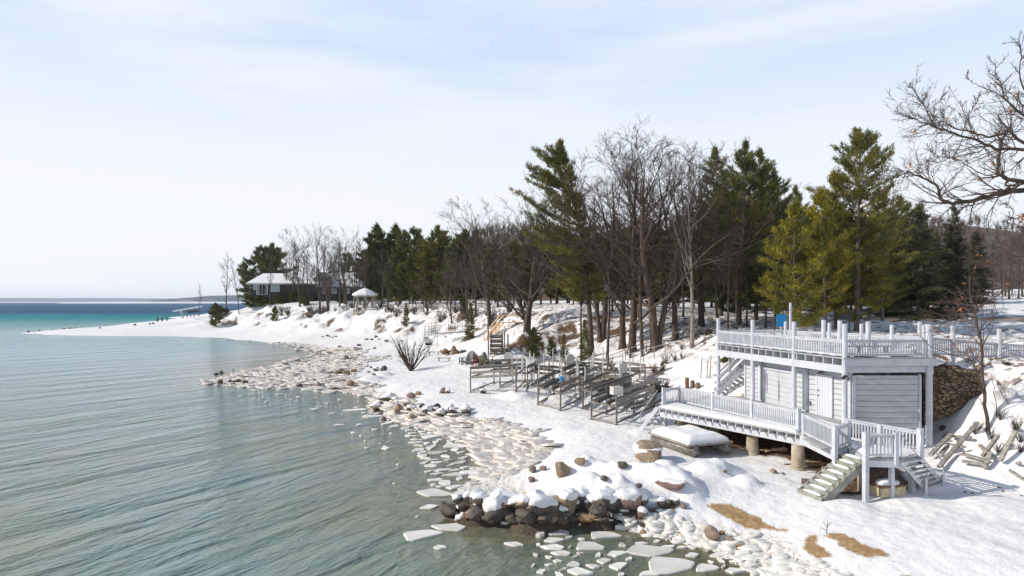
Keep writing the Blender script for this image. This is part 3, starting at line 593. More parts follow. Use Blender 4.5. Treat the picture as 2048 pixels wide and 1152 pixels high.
def wallbox(La, Lb, z0, z1, off, th, mt, name, parent=BH):
    a = onwall(La, off); b = onwall(Lb, off); zc = (z0+z1)/2; return MB().beam((a.x, a.y, zc), (b.x, b.y, zc), th, z1-z0).build(name, M[mt], parent)
wallbox(0, .13, 2.4, 4.86, .055, .04, 'paint', 'corner_trim'); MB().beam((w1.x+.08, w1.y-.055, 3.33), (w1.x+.081, w1.y-.055, 3.331), .1, .1)
MB().box((w1.x+.08, w1.y-.055, 3.33), (.15,.04,2.78)).build('corner_trim', M['paint'], BH)
MB().box((w2.x-.06, w2.y-.055, 3.33), (.10,.04,2.78)).build('corner_trim', M['paint'], BH)
wallbox(fLn-.13, fLn, 2.4, 4.86, .055, .04, 'paint', 'corner_trim')
dr = wallbox(1.30, 2.28, FL, 4.46, .06, .05, 'door', 'door')
for La, Lb, z0, z1 in ((1.20,1.30,FL,4.56), (2.28,2.40,FL,4.56)): wallbox(La, Lb, z0, z1, .075, .07, 'paint', 'door_frame', dr)
wallbox(1.30, 2.28, 4.46, 4.56, .077, .074, 'paint', 'door_frame', dr)
for La in (1.5, 1.72, 1.94, 2.12): wallbox(La, La+.012, FL+.08, 4.4, .088, .008, 'greyboards', 'door_groove', dr)
for z in (3.5, 3.75): q = onwall(2.2, .11); MB().tube((q.x, q.y, z), (q.x-.06, q.y-.02, z), .035, .03, 10).build('door_knob', M['galv'], dr, True)
gd_ = wallbox(4.25, 6.75, FL, 4.38, .05, .02, 'siding', 'double_door')
for La, Lb in ((4.14,4.25), (6.75,6.88)): wallbox(La, Lb, FL, 4.5, .08, .10, 'paint', 'door_frame', gd_)
wallbox(4.25, 6.75, 4.38, 4.5, .085, .11, 'paint', 'door_frame', gd_); wallbox(5.49, 5.51, FL+.02, 4.37, .063, .008, 'greyboards', 'door_gap', gd_)
for k in range(1, 7): wallbox(4.27, 6.73, FL+k*.262, FL+k*.262+.012, .063, .012, 'lapshadow', 'lap_shadow_line', gd_)  # lap shadows painted as thin dark lines across the flat door
wallbox(3.05, 3.3, FL+.1, 4.75, .13, .16, 'paint', 'downpipe_box')
wallbox(6.95, 7.2, FL+.1, 4.75, .13, .16, 'paint', 'downpipe_box')
q = onwall(2.9, .08); MB().box((q.x, q.y, 3.0), (.05,.13,.2), .2).build('electric_box', M['galv'], BH)
q = onwall(1.95, .12); MB().box((q.x, q.y, 4.68), (.12,.1,.08), .2).tube((q.x-.06, q.y, 4.68), (q.x-.2, q.y-.02, 4.62), .06, .05, 8).build('wall_lamp', M['galv'], BH)
q = Vector((15.42,31.62,4.72)); MB().tube(q, q+Vector((-.12,-.05,-.05)), .05, .08, 10).tube(q+Vector((0,-.1,0)), q+Vector((.08,-.2,-.05)), .05, .08, 10).box(q+Vector((.03,0,.05)), (.16,.12,.06)).build('flood_lamp', M['black'], BH)
# upper deck
P1, P4, P5 = Vector((12.85,42.5)), Vector((15.5,31.8)), Vector((19.62,32.1)); Q1, Q2 = Vector((16.6,41.4)), Vector((20.4,33.7))
ud = (P4-P1).normalized(); un = Vector((ud.y, -ud.x));  un = un if un.x < 0 else -un
o_ = un*.14
upoly = [P1+o_-ud*.3, P4+o_+ud*.12, Vector((P4.x+.1, P4.y-.16)), Vector((P5.x+.25, P5.y-.12)), Q2+Vector((.3,.1)), Q1+Vector((.3,.3)), P1+Vector((.2,.35))]
MB().prism([tuple(p) for p in upoly], UF-.05, UF).build('upper_deck', M['greyboards'], BH)
jm = MB(); nj = 17
for i in range(nj):
    q = P1+ud*(.42+i*((P4-P1).length-.42)/(nj-1)); a = q+un*.12; b = q-un*2.2; jm.beam((a.x, a.y, UF-.21), (b.x, b.y, UF-.21), .045, .30)
jm.build('roof_joists', M['paint'], BH)
a = P1-ud*.5+un*.02; b = P4+ud*.1+un*.02
MB().beam((a.x, a.y, UF-.545), (b.x, b.y, UF-.545), .12, .36).build('roof_beam', M['paint'], BH)
a2 = a-un*.6; b2 = b-un*.75; MB().beam((a2.x, a2.y, UF-.25), (b2.x, b2.y, UF-.25), .05, .38).build('blocking_board', M['greyboards'], BH)
MB().beam((P4.x-.05, P4.y-.10, UF-.22), (P5.x+.35, P5.y-.08, UF-.22), .06, .33).build('fascia_board', M['paint'], BH)
MB().beam((P5.x+.30, P5.y-.04, UF-.22), (Q2.x+.32, Q2.y+.1, UF-.22), .06, .33).build('fascia_board', M['paint'], BH)
MB().beam((P4.x+.1, P4.y+.12, UF-.55), (P5.x+.2, P5.y+.12, UF-.55), .12, .32).build('roof_beam', M['paint'], BH)
MB().beam((P5.x+.2, P5.y+.1, UF-.60), (P5.x+.25, P5.y+.9, UF-.60), .14, .4).build('bracket', M['paint'], BH)
fposts = [P1.lerp(P4, i/3) for i in range(4)]
for p in fposts:
    z0 = FL if p is not fposts[0] else FL-.3
    MB().tube((p.x, p.y, z0), (p.x, p.y, UF+1.57), .125, .118, 12).tube((p.x, p.y, UF+1.57), (p.x, p.y, UF+1.585), .105, .02, 12).build('tall_post', M['paint'], BH)
MB().tube((P5.x, P5.y, gz(P5.x, P5.y)-.3), (P5.x, P5.y, UF+1.55), .15, .145, 12).build('tall_post', M['paint'], BH)
for i in range(3): railing(BH, fposts[i]-un*.0, fposts[i+1], UF, h=.84)
railing(BH, P4, P5, UF, h=.84)
bp_ = [Vector((13.15,42.6)), Vector((16.6,41.4)), Vector((18.0,38.7)), Vector((18.9,36.9)), Vector((19.65,35.3)), Vector((20.4,33.8))]
for i in range(len(bp_)-1):
    railing(BH, bp_[i], bp_[i+1], UF, h=.88)
for p in bp_[1:]: MB().tube((p.x, p.y, UF-.4), (p.x, p.y, UF+1.42), .10, .10, 10).build('rear_post', M['paint'], BH)
for x, y in ((16.9,37.0), (17.35,36.1), (17.8,34.1)): MB().tube((x, y, UF), (x, y, UF+1.62), .12, .12, 10).build('inner_post', M['paint'], BH)
snowslab('snow_cover', BH, [tuple(P1-un*.25), tuple(P4-un*.3+ud*-.1), (19.5,32.4), (20.1,33.8), (16.5,41.2), (13.3,42.3)], UF+.003, .10, .09, .2)
# outside stairs rising behind the wall
ss = MB(); s0, s1 = Vector((12.75,42.3,2.55)), Vector((15.6,42.0,5.4)); off = Vector((.1,.95,0))
for o in (Vector((0,0,0)), off): ss.beam(s0+o, s1+o, .06, .28)
us = ss.build('side_stairs', M['paint'], BH)
for i in range(14):
    p = s0.lerp(s1, (i+.5)/14)+Vector((0,0,.05)); MB().beam(p, p+off, .27, .04).build('tread', M['greyboards'], us)
for o in (Vector((0,-.02,0)), off): MB().beam(s0+o+Vector((0,0,.95)), s1+o+Vector((0,0,.95)), .06, .1).beam(s0+o+Vector((0,0,.5)), s1+o+Vector((0,0,.5)), .05, .09).build('handrail', M['paint'], us)
MB().box((13.5,42.25,3.7), (.12,.12,2.6)).build('support_post', M['paint'], us)

def single(name, mb, m, label, cat, group=None, loc=None, smooth=False):
    if loc is None:
        v = np.array(mb.v); c = v.mean(0); loc = (c[0], c[1], v[:, 2].min())
    o = mb.build(name, M[m] if isinstance(m, str) else m, None, smooth, loc); return tag(o, label, cat, group)
# things on and near the boathouse
sg = thing('blue_sign', 'bright blue square sign on a white post at the back of the roof deck', 'sign', (16.8,42.6,5.5))
MB().box((16.8,42.55,7.05), (.60,.03,.76), -.1).build('panel', M['blue'], sg); MB().box((16.84,42.65,6.1), (.12,.1,1.4)).build('post', M['paint'], sg)
single('white_pole', MB().tube((18.6,45.6,5.3), (18.6,45.6,8.15), .085, .08, 10), 'paint', 'tall plain white pole standing in the snow behind the blue sign', 'pole')
gr = thing('notice_board', 'black slanted panel on two legs standing in front of the pine trunks', 'panel', (27.2,56,5.6))
MB().box((27.3,56,7.0), (1.05,.25,.5)).build('panel', M['black'], gr)
for x in (26.95, 27.7): MB().box((x,56.05,6.25), (.07,.07,1.4)).build('leg', M['black'], gr)
tb = thing('snowy_bench', 'long dark low bench on the snowy roof deck', 'bench', (17.2,33.6,UF))
MB().box((17.0,33.6,UF+.42), (3.3,.28,.05), .02).build('seat', M['galv'], tb)
for x in (15.7,17.1,18.4): MB().box((x,33.6,UF+.2), (.06,.24,.42)).build('leg', M['galv'], tb)
q = onwall(5.6, .75)
ws = thing('wind_chime', 'thin hanging wind chime with purple ribbons in front of the double doors', 'wind chime', (q.x, q.y, 3.1))
MB().tube((q.x, q.y, 4.3), (q.x, q.y, 5.2), .008, .008, 5).build('cord', M['galv'], ws)
mm = MB()
for k in range(9): t = k*.7; mm.tube((q.x+.05*math.cos(t), q.y+.05*math.sin(t), 4.3-.1*(k % 3)), (q.x+.06*math.cos(t), q.y+.06*math.sin(t), 3.15+.07*(k % 4)), .012, .01, 5)
mm.build('ribbon', mat('purple_ribbon', (.20,.13,.26), .7, (.45,.40,.5), 12), ws)
# fence to the right
FN = thing('white_fence', 'long white picket railing running right from the roof deck along the bank top', 'fence', (20.5,34.4,5.5))
fp = [(20.5,34.3,5.58), (22.35,34.6,5.42), (24.7,34.6,5.22), (27.1,34.7,5.05), (29.6,34.9,4.95), (32.1,35.1,4.9)]
for i, p in enumerate(fp):
    MB().tube((p[0], p[1], gz(p[0], p[1])-.4), (p[0], p[1], p[2]+1.62), .11, .11, 10).build('post', M['paint'], FN)
    if i: railing(FN, fp[i-1][:2], p[:2], fp[i-1][2]-.02, 'rail_panel', .92, p[2]-.02)
# stone wall
sw = bpy.data.materials.new('stacked_stone'); sw.use_nodes = True; N, L = nodes(sw); pb = N['Principled BSDF']
t = N.new('ShaderNodeTexCoord'); br = N.new('ShaderNodeTexVoronoi'); br.feature = 'DISTANCE_TO_EDGE'; br.inputs['Scale'].default_value = 3.6
q2 = N.new('ShaderNodeMapping'); q2.inputs['Scale'].default_value = (1,1,1.9); L.new(t.outputs['Object'], q2.inputs[0]); L.new(q2.outputs[0], br.inputs[0])
v2 = N.new('ShaderNodeTexVoronoi'); v2.inputs['Scale'].default_value = 3.6; L.new(q2.outputs[0], v2.inputs[0])
cc = mixn(N, L, v2.outputs['Color'], (.09,.062,.036), (.30,.22,.125)); cc = mixn(N, L, rampn(N, L, br.outputs['Distance'], .02, .07), (.05,.035,.022), cc)
L.new(cc, pb.inputs['Base Color']); pb.inputs['Roughness'].default_value = .9; bp = N.new('ShaderNodeBump'); bp.inputs['Distance'].default_value = .15
L.new(rampn(N, L, br.outputs['Distance'], 0, .12), bp.inputs['Height']); L.new(bp.outputs[0], pb.inputs['Normal'])
sm_ = MB(); n = 18; V = []
for i in range(n):
    t = i/(n-1); x = 19.9+2.75*t; y = 32.95-.25*math.sin(t*3)-.25*t; top = 5.20-.10*t-.55*max(0, t-.55)*1.2; bot = 2.2+1.6*t
    if t > .9: top -= (t-.9)*4
    for dy, z in ((0, bot), (.06, (top+bot)/2), (.12, top), (.8, top-.02), (.8, bot)): V.append((x, y+dy, z+.05*random.uniform(-1, 1)))
sm_.add(V, [(i*5+j, i*5+j+1, i*5+j+6, i*5+j+5) for i in range(n-1) for j in range(4)]+[(0,1,2,3,4)])
single('retaining_wall', sm_, sw, 'brown stacked stone retaining wall beside the boathouse below the white railing', 'stone wall', smooth=True)

# pontoon raft
RF = thing('pontoon_raft', 'swim raft on two grey steel pontoons under a thick snow cover', 'raft', (8.8,33.8,.95))
ra, rb_, rc, rd_ = Vector((8.2,31.7,1.5)), Vector((10.55,32.7,1.5)), Vector((9.45,36.1,1.5)), Vector((7.0,34.95,1.5))
fr = MB()
for p, q in ((ra, rb_), (rb_, rc), (rc, rd_), (rd_, ra)): fr.beam(p, q, .08, .09)
fr.prism([tuple(x)[:2] for x in (ra, rb_, rc, rd_)], 1.47, 1.53); fr.build('platform', M['graywood'], RF)
for k in (.13, .87):
    p = ra.lerp(rb_, k)+Vector((0,0,-.29)); q = rd_.lerp(rc, k)+Vector((0,0,-.29)); MB().tube(p-(q-p)*.03, q, .245, .245, 20).build('pontoon', M['galv'], RF, True)
snowquad('snow_cover', RF, [tuple(x)[:2] for x in (ra.lerp(rc,.02), rb_.lerp(rd_,.02), rc.lerp(ra,.02), rd_.lerp(rb_,.02))], 1.532, .30, 16, 18)

# ------------------------------------------------------------------ rocks
def ico():
    import bmesh
    bm = bmesh.new(); bmesh.ops.create_icosphere(bm, subdivisions=4, radius=1); V = np.array([v.co[:] for v in bm.verts]); f = [tuple(v.index for v in p.verts) for p in bm.faces]; bm.free(); return V, f
IV, IF = ico()
def fb3(V, sc, seed): return fbm(V[:, 0]*sc+seed, V[:, 1]*sc-seed, seed, 3)+fbm(V[:, 1]*sc+3, V[:, 2]*sc+seed, seed+5, 3)+fbm(V[:, 2]*sc-7, V[:, 0]*sc, seed+9, 3)
rockvars = []
for k in range(8):
    r = np.random.default_rng(100+k); V = IV*(1+.40*fb3(IV, 1.1, k*13)[:, None])*r.uniform(.8, 1.15, 3)
    for _ in range(13):
        d = r.normal(size=3); d /= np.linalg.norm(d); c = r.uniform(.55, .88); s = V @ d; ex = np.maximum(0, s-c); V = V-d[None]*ex[:, None]*.88
    V = V*(1+.045*fb3(V, 4, k*7)[:, None]); V[:, 2] *= .82
    capn = V/np.linalg.norm(V, axis=1)[:, None]
    fz = sstep(.12, .50, capn[:, 2]+.55*fb3(V, 1.3, k+50)+.15*fb3(V, 4, k+5))
    CV = V*.93+capn*(fz*.13)[:, None]*[1,1,.3]; CV[:, 2] += fz*(.13+.10*fb3(V, 1.5, k+3)); CV = CV*1.0
    rockvars.append((V, CV))
rcache = {}
def rock(u, v, rpx, m='rockdark', cap=0, label=None, group=None, flat=1.0, rz=None, sink=.25, wide=1.0, z0=.4, k=None, name='rock'):
    g_ = G(u, v, z0); r = rpx/F*g_.y; k = random.randrange(8) if k is None else k
    key = (k, m)
    if key not in rcache: rcache[key] = rawmesh('rock', rockvars[k][0], IF, True); rcache[key].materials.append(M[m])
    o = bpy.data.objects.new(name, rcache[key]); COL.objects.link(o)
    o.location = (g_.x, g_.y, g_.z+r*.82*flat*(1-sink*1.6)); o.scale = (r*wide, r*.9, r*flat); o.rotation_euler.z = random.uniform(0, 6.28) if rz is None else rz
    ORG[o.name] = Vector(o.location)
    if not label:
        big = 'large' if rpx > 14 else ('small' if rpx > 6 else 'tiny'); col = {'rockdark':'dark brown','rocktan':'tan','rockpink':'pinkish grey','rockorange':'orange brown'}[m]
        zone = ('at the rocky point' if u > 880 and v > 900 else 'in the dirty shore ice at lower right' if u > 1270 and v > 900 else 'in the rock heap at the bend of the beach' if u > 740 and v > 780 else 'at the foot of the bluff' if v < 688 else 'in the ice field of the low spit')
        label = f'{big} {"snow capped " if cap else ""}{col} rock {zone}'; group = f'{big} {col} rocks {zone}'+(' with caps' if cap else '')
    tag(o, label, 'rock', group)
    if cap:
        kc = (k, 'cap')
        if kc not in rcache: rcache[kc] = rawmesh('snow_cap', rockvars[k][1], IF, True); rcache[kc].materials.append(M['snow'])
        c = bpy.data.objects.new('snow_cap', rcache[kc]); COL.objects.link(c); c.parent = o
        if cap != 1: c.scale = (1.04, 1.04, cap)
    return o
rock(1297,922,41,'rocktan',.7,'huge round tan boulder with a snow cap beside the raft', flat=.92, sink=.30, k=6, wide=1.1, z0=.95, name='boulder')
rock(898,1030,22,'rockdark',0,'rounded dark boulder at the outer tip of the rocky point, just above the water', z0=0, flat=.9)
rock(886,1014,10,z0=.1); rock(988,1033,31,'rockdark',1,'large dark boulder with a thick snow cap standing at the water edge of the point', z0=.1, flat=1.05, k=1)
rock(1013,1035,20,z0=.1); rock(1087,1030,32,'rockdark',1,'broad dark boulder under the widest snow cap of the rocky point', z0=.1, wide=1.15, flat=1.05, k=4)
rock(1038,1018,20,z0=.2,cap=1); rock(957,1015,15,flat=1.4,z0=.3); rock(940,1006,15,cap=1,flat=1.3,z0=.3); rock(913,1005,13,z0=.2,cap=1); rock(925,1020,12,z0=.1)
rock(1051,1042,16,flat=.6,z0=0)
for u, v, r_, k_ in ((955,1034,21,1),(990,1040,22,5),(1022,1040,21,7),(1055,1040,25,0),(1090,1041,22,4),(1120,1042,19,2)): rock(u, v, r_, 'rockdark', 0, 'large wet dark boulder in the front row at the waterline of the point', 'front row boulders at the waterline', flat=.8, z0=.1, k=k_, wide=1.2)
random.seed(3)
for i in range(22): rock(random.uniform(905, 1240), 1038+random.uniform(-5, 6), random.uniform(9, 19), random.choice(['rockdark','rockdark','rocktan']), 0, z0=.1, flat=random.uniform(.6, .9), label='wet dark rock at the waterline under the snowy point', group='wet rocks at the waterline'); rock(1146,1015,16,z0=.4,cap=1); rock(1162,1008,19,z0=.5,cap=1,flat=1.3); rock(1195,1030,19,z0=.1); rock(1214,1015,20,z0=.3,cap=1)
rock(1126,1030,17,z0=.1,cap=1); rock(1185,1003,14,z0=.5,cap=1); rock(1252,1016,17,z0=.3,cap=1); rock(1238,1000,14,flat=1.4,z0=.6)
rock(1127,1044,15,'rocktan',z0=0); rock(1170,1044,21,'rockorange',0,'wide orange boulder lying in the shallow water at the foot of the point', flat=.65, z0=0, sink=.1, k=3)
rock(1211,1042,13,'rockorange',0,'small orange rock right of the wide orange boulder', flat=.85, z0=0, sink=.1); rock(1105,1045,10,'rocktan',z0=0); rock(1140,1042,9,z0=0)
rock(1122,952,19,'rocktan',0,'upright tan slab rock leaning out of the snow of the point', flat=1.35, wide=.8, z0=1.0, k=5, rz=.4)
rock(1065,944,11,'rockpink',z0=.6); rock(1087,940,8,'rockpink',z0=.6); rock(1161,928,12,'rocktan',z0=.8); rock(1244,936,12,z0=.9); rock(1063,963,9,'rockpink',z0=1)
rock(1285,1008,15,z0=.5,cap=1,group='dark rocks under one snow ledge',label='small dark rock peeping out below the snow ledge'); rock(1324,1010,13,z0=.5,cap=1,group='dark rocks under one snow ledge',label='small dark rock peeping out below the snow ledge'); rock(1350,1009,12,z0=.5,cap=1,group='dark rocks under one snow ledge',label='small dark rock peeping out below the snow ledge')
rock(1367,1016,8,'rockpink',z0=.4); rock(1284,1034,15,'rockpink',cap=1,z0=.2,flat=1.2); rock(1345,975,26,'rockpink',1,'long flat reddish rock with an overhanging snow slab', flat=.55, wide=1.3, z0=1.0, k=6)
rock(1423,1082,20,'rocktan',0,'tall grey tan rock standing in dirty shore ice', flat=1.1, z0=.1, k=7, sink=.1); rock(1284,1054,9,z0=0); rock(1287,1068,11,'rocktan',z0=0,flat=.6); rock(1444,1070,8,'rockorange',z0=.2); rock(1459,1083,9,'rocktan',z0=.2)
rock(1209,962,10,z0=1); rock(1278,976,8,z0=1)
for u, v, r, c_, cp in ((751,820,12,'rocktan',1),(775,806,16,'rockdark',1),(813,812,12,'rocktan',1),(823,797,11,'rockpink',0),(790,806,10,'rockpink',1),(820,822,11,'rockdark',1),(793,832,10,'rocktan',0),(824,841,12,'rocktan',0),(840,836,10,'rockpink',0),(855,830,15,'rockdark',1),(881,832,13,'rockdark',1),(905,828,11,'rockdark',1),(932,828,12,'rockdark',1),(768,843,8,'rockdark',0),(886,786,9,'rockpink',0),(895,786,7,'rocktan',1),(700,773,11,'rocktan',0),(637,775,9,'rockpink',0),(599,775,7,'rockdark',0),(680,749,11,'rocktan',0),(692,750,9,'rocktan',0),(708,745,7,'rockpink',0),(768,741,8,'rockdark',0),(693,719,7,'rockdark',0),(473,767,8,'rockdark',0),(461,766,6,'rockdark',0),(490,768,7,'rockdark',0),(440,769,8,'rockdark',0),(836,790,7,'rocktan',0),(752,742,7,'rockdark',1),(1547,946,8,'rocktan',0),(1566,949,4,'rockpink',0),(1450,945,5,'rocktan',0)):
    rock(u, v, r, c_, cp, z0=.3)
random.seed(77)
for i in range(44):                                # the tumbled rocks that carry the snow of the point
    fr_ = i < 26; u = random.uniform(905, 1270); v = (1008+random.uniform(-6, 12) if fr_ else 1034+random.uniform(-5, 8))
    rock(u, v, random.uniform(15, 27) if fr_ else random.uniform(8, 15), random.choice(['rockdark','rockdark','rocktan','rockpink']), 1 if fr_ else 0, z0=.4, flat=random.uniform(.7, 1.2), label='dark angular rock in the tumbled wall at the front of the rocky point', group='rocks in the wall of the point')
for i in range(22):
    u = random.uniform(755, 945); v = 815+random.uniform(-6, 16)+(u-755)*.05
    rock(u, v, random.uniform(6, 12), random.choice(['rockdark','rocktan']), 1 if random.random() < .5 else 0, z0=.3, label='small rock in the snowy heap of rocks at the bend of the beach', group='rocks in the heap at the bend')
for i in range(75):                                # pebbly rocks in the shore ice and along the toe of the bluff
    if i < 40: u = random.uniform(420, 760); v = random.uniform(688, 775) if u > 600 else random.uniform(738, 770)
    elif i < 60: u = random.uniform(760, 1000); v = 835+(u-760)*.2+random.uniform(-12, 15)
    else: u = random.uniform(640, 900); v = random.uniform(672, 684)
    rock(u, v, random.uniform(2, 5.5), random.choice(['rockdark','rocktan','rockpink']), 0, z0=.3, flat=.7)
for u in (57, 68, 78, 105, 128, 140, 150, 200, 270, 300, 306): rock(u, 664-.10*(u-57)*.8+(0 if u < 200 else 4), random.uniform(2, 4), 'rockdark', z0=.4, flat=.7, label='small dark rock on the outer edge of the long snowy spit', group='rocks on the outer edge of the spit')

# ------------------------------------------------------------------ ice floes
def floe_mesh(k):
    r = np.random.default_rng(300+k); n = r.integers(4, 8); a = np.sort(r.uniform(0, 2*math.pi, n)+0); a = np.linspace(0, 2*math.pi, n, endpoint=False)+r.uniform(-.45, .45, n)
    rad = r.uniform(.7, 1.25, n); pts = np.stack([np.cos(a)*rad, np.sin(a)*rad*r.uniform(.55, .95)], 1)
    for _ in range(1):                              # round the corners
        q = np.empty((len(pts)*2, 2)); nx = np.roll(pts, -1, 0); q[0::2] = pts*.88+nx*.12; q[1::2] = pts*.12+nx*.88; pts = q
    n = len(pts); pts = pts*(1+r.uniform(-.02, .02, (n, 1))); V = [(*p*1.0, -.10) for p in pts]+[(*p*1.0, .035) for p in pts]+[(*p*.94, .055) for p in pts]+[(*(p*.8), .05) for p in pts]+[(0, 0, .045)]
    f = [(i, (i+1) % n, n+(i+1) % n, n+i) for i in range(n)]+[(n+i, n+(i+1) % n, 2*n+(i+1) % n, 2*n+i) for i in range(n)]+[(2*n+i, 2*n+(i+1) % n, 3*n+(i+1) % n, 3*n+i) for i in range(n)]+[(3*n+i, 3*n+(i+1) % n, 4*n) for i in range(n)]
    return V, f
FM = [rawmesh('ice_floe', *floe_mesh(k), False) for k in range(14)]; FMd = []
for me_ in FM: d_ = me_.copy(); d_.materials.append(M['icedirty']); FMd.append(d_); me_.materials.append(M['ice'])
placed = []; nfl = [0]
def floe(x, y, rx, ry, rz, dirty=False, label=None, group=None, thick=1.0):
    me_ = random.choice(FMd if dirty else FM); o = bpy.data.objects.new('ice_floe', me_); COL.objects.link(o)
    o.location = (x, y, max(0.0, min(.25, gz(x, y)))); o.scale = (rx, ry, thick); o.rotation_euler = (random.uniform(-.01, .01), random.uniform(-.01, .01), rz)
    if not label:
        big = 'broad' if rx > .55 else ('small' if rx > .25 else 'tiny'); col = 'sandy beige' if dirty else 'grey white'; q_ = 604+8.2*F/y
        zone = 'below the rocky point at the bottom of the picture' if (q_ > 1040 and x > 0) else ('in the crowded ice beside the beach' if x > -9 and q_ > 800 and 1024+x/y*F > 800 else 'drifting alone on the open bay')
        label = f'{big} {col} ice floe {zone}'; group = f'{big} {col} floes {zone}'
    tag(o, label, 'ice floe', group); placed.append((x, y, (rx+ry)/2)); nfl[0] += 1
for u, v, w, lb in ((1343,1130,62,'largest smooth grey white ice floe in the shallows at the bottom'),(1300,1100,52,'long ice floe just behind the largest one'),(1210,1069,36,None),(1182,1091,36,None),(1249,1055,25,None),(1235,1106,20,None),(1207,1120,17,None),(1238,1130,24,None),(1160,1142,28,None),(1108,1079,22,None),(1109,1093,24,None),(1125,1105,20,None),(1115,1121,10,None),(1147,1127,15,None),(1082,1141,12,None),(1024,1086,22,'lumpy white ice chunk alone in open water off the rocky point'),(903,1053,36,'long narrow white floe pointing at the tip of the rocky point'),(845,1068,46,'long thin white floe left of the rocky point'),(878,1093,20,None),(1190,1041,9,None),(870,985,42,None),(860,1012,26,None),(905,948,30,None),(1385,1108,20,None),(1415,1135,28,None),(1440,1108,20,None),(1335,1092,16,None),(1280,1085,14,None),(1360,1080,16,None),(1470,1140,18,None),(1300,1145,30,None)):
    q = P(u, v, .05); r = w/F*q[1]; floe(q[0], q[1], r, r*.95, random.uniform(-.5, .5), label=lb)
def scatter(poly, n, r0, r1, gap, dirty=.2, cnt=4000, fn=None):
    px = [p[0] for p in poly]; py = [p[1] for p in poly]; k = 0
    for _ in range(cnt):
        if k >= n: break
        x = random.uniform(min(px), max(px)); y = random.uniform(min(py), max(py))
        if not inpoly(np.array([x]), np.array([y]), poly)[0]: continue
        r = r0+(r1-r0)*random.random()**2.2
        if any((x-a)**2+(y-b)**2 < ((r+c)*gap)**2 for a, b, c in placed): continue
        if gz(x, y) > .15: continue
        if fn: fn(x, y, r)
        else: floe(x, y, r*random.uniform(1, 1.3), r*random.uniform(.75, 1), random.uniform(0, 6.28), random.random() < dirty)
        k += 1
scatter(PW([(760,808),(900,850),(1010,885),(1045,925),(985,950),(900,1005),(850,980),(845,930),(830,880),(700,815)], 0), 135, .28, 1.0, .80, .3)
scatter(PW([(1080,1062),(1400,1085),(1560,1130),(1600,1152),(1060,1152)], 0), 34, .12, .42, .95)
scatter(PW([(430,770),(600,780),(760,815),(830,880),(850,1010),(820,1090),(780,960),(700,860),(500,800)], 0), 62, .07, .42, 1.6)
scatter(PW([(1230,1050),(1330,1068),(1450,1100),(1530,1130),(1470,1130),(1360,1090)], 0), 18, .15, .35, .8, .8)
# brash ice: countless small pieces
def brash(name, poly, n, r0, r1, label, lim=(-.5, .5), m='icedirty', hmul=.30):
    px = [p[0] for p in poly]; py = [p[1] for p in poly]; X = RNG.uniform(min(px), max(px), n*4); Y = RNG.uniform(min(py), max(py), n*4)
    k = inpoly(X, Y, poly); X = X[k][:n]; Y = Y[k][:n]; Z = ground(X, Y); k = (Z > lim[0]) & (Z < lim[1]); X, Y, Z = X[k], Y[k], np.maximum(Z[k], 0)
    n = len(X); r = r0+(r1-r0)*RNG.random(n)**2.5; a = RNG.uniform(0, 6.28, n); m_ = 7; ang = np.linspace(0, 2*math.pi, m_, endpoint=False)[None]+RNG.uniform(-.3, .3, (n, m_)); rad = r[:, None]*RNG.uniform(.42, 1.3, (n, m_))
    bx = np.cos(ang+a[:, None])*rad*1.15; by = np.sin(ang+a[:, None])*rad*.85; tilt = RNG.normal(0, .12, (n, 2))
    h = (np.minimum(r, .3)*hmul*RNG.uniform(.4, 1, n))[:, None]
    def ring(s, z): x = bx*s; y = by*s; return np.stack([X[:, None]+x, Y[:, None]+y, Z[:, None]+z+x*tilt[:, :1]+y*tilt[:, 1:]], -1)
    V = np.concatenate([ring(1, -.06), ring(1.0, h*.55), ring(.80, h)], 1); cen = np.stack([X, Y, Z+h[:, 0]*1.02], -1)[:, None]
    V = np.concatenate([V, cen], 1).reshape(-1, 3); b = (np.arange(n)*(3*m_+1))[:, None]
    T = []
    for i in range(m_):
        j = (i+1) % m_
        for o1 in (0, m_): T += [(o1+i, o1+j, o1+m_+j), (o1+i, o1+m_+j, o1+m_+i)]
        T.append((2*m_+i, 2*m_+j, 3*m_))
    T = np.array(T); f = (b[:, :, None]+T[None]).reshape(-1, 3)
    o = link_mesh(name, rawmesh(name, V, f, False), M[m]); tag(o, label, 'brash ice', None, 'stuff'); return o
brash('brash_ice', PW([(745,795),(800,800),(930,842),(1010,855),(1075,880),(1110,905),(1085,930),(1040,950),(960,960),(985,925),(960,890),(880,860),(800,840)], .1), 2300, .05, 1.05, 'dirty broken shore ice heaped between the floes and the snowy beach')
brash('brash_ice', PW([(415,766),(440,752),(520,735),(600,715),(680,700),(720,696),(770,712),(800,745),(790,765),(740,790),(640,782),(520,775)], .1), 4600, .08, 1.1, 'pale broken ice field packed around the low rocky spit in the bay', m='icedirty', hmul=.25)
brash('brash_ice', PW([(1220,1040),(1330,1045),(1430,1065),(1520,1090),(1640,1140),(1700,1170),(1560,1170),(1480,1125),(1400,1085),(1290,1065)], .1), 330, .05, .36, 'grubby white broken ice along the sandy shore below the point', (-.2, .7), 'ice')
brash('brash_ice', PW([(390,676),(480,680),(600,688),(690,702),(660,712),(600,700),(480,688),(390,681)], .05), 700, .15, .9, 'thin line of shore ice along the back of the bay', (-.3, .5))
brash('brash_ice', PW([(890,1035),(960,1015),(1040,1025),(1120,1035),(1200,1035),(1230,1050),(1130,1052),(1000,1050)], .1), 160, .05, .22, 'ice lumps wedged between the rocks at the foot of the point', (-.3, .5), 'ice')
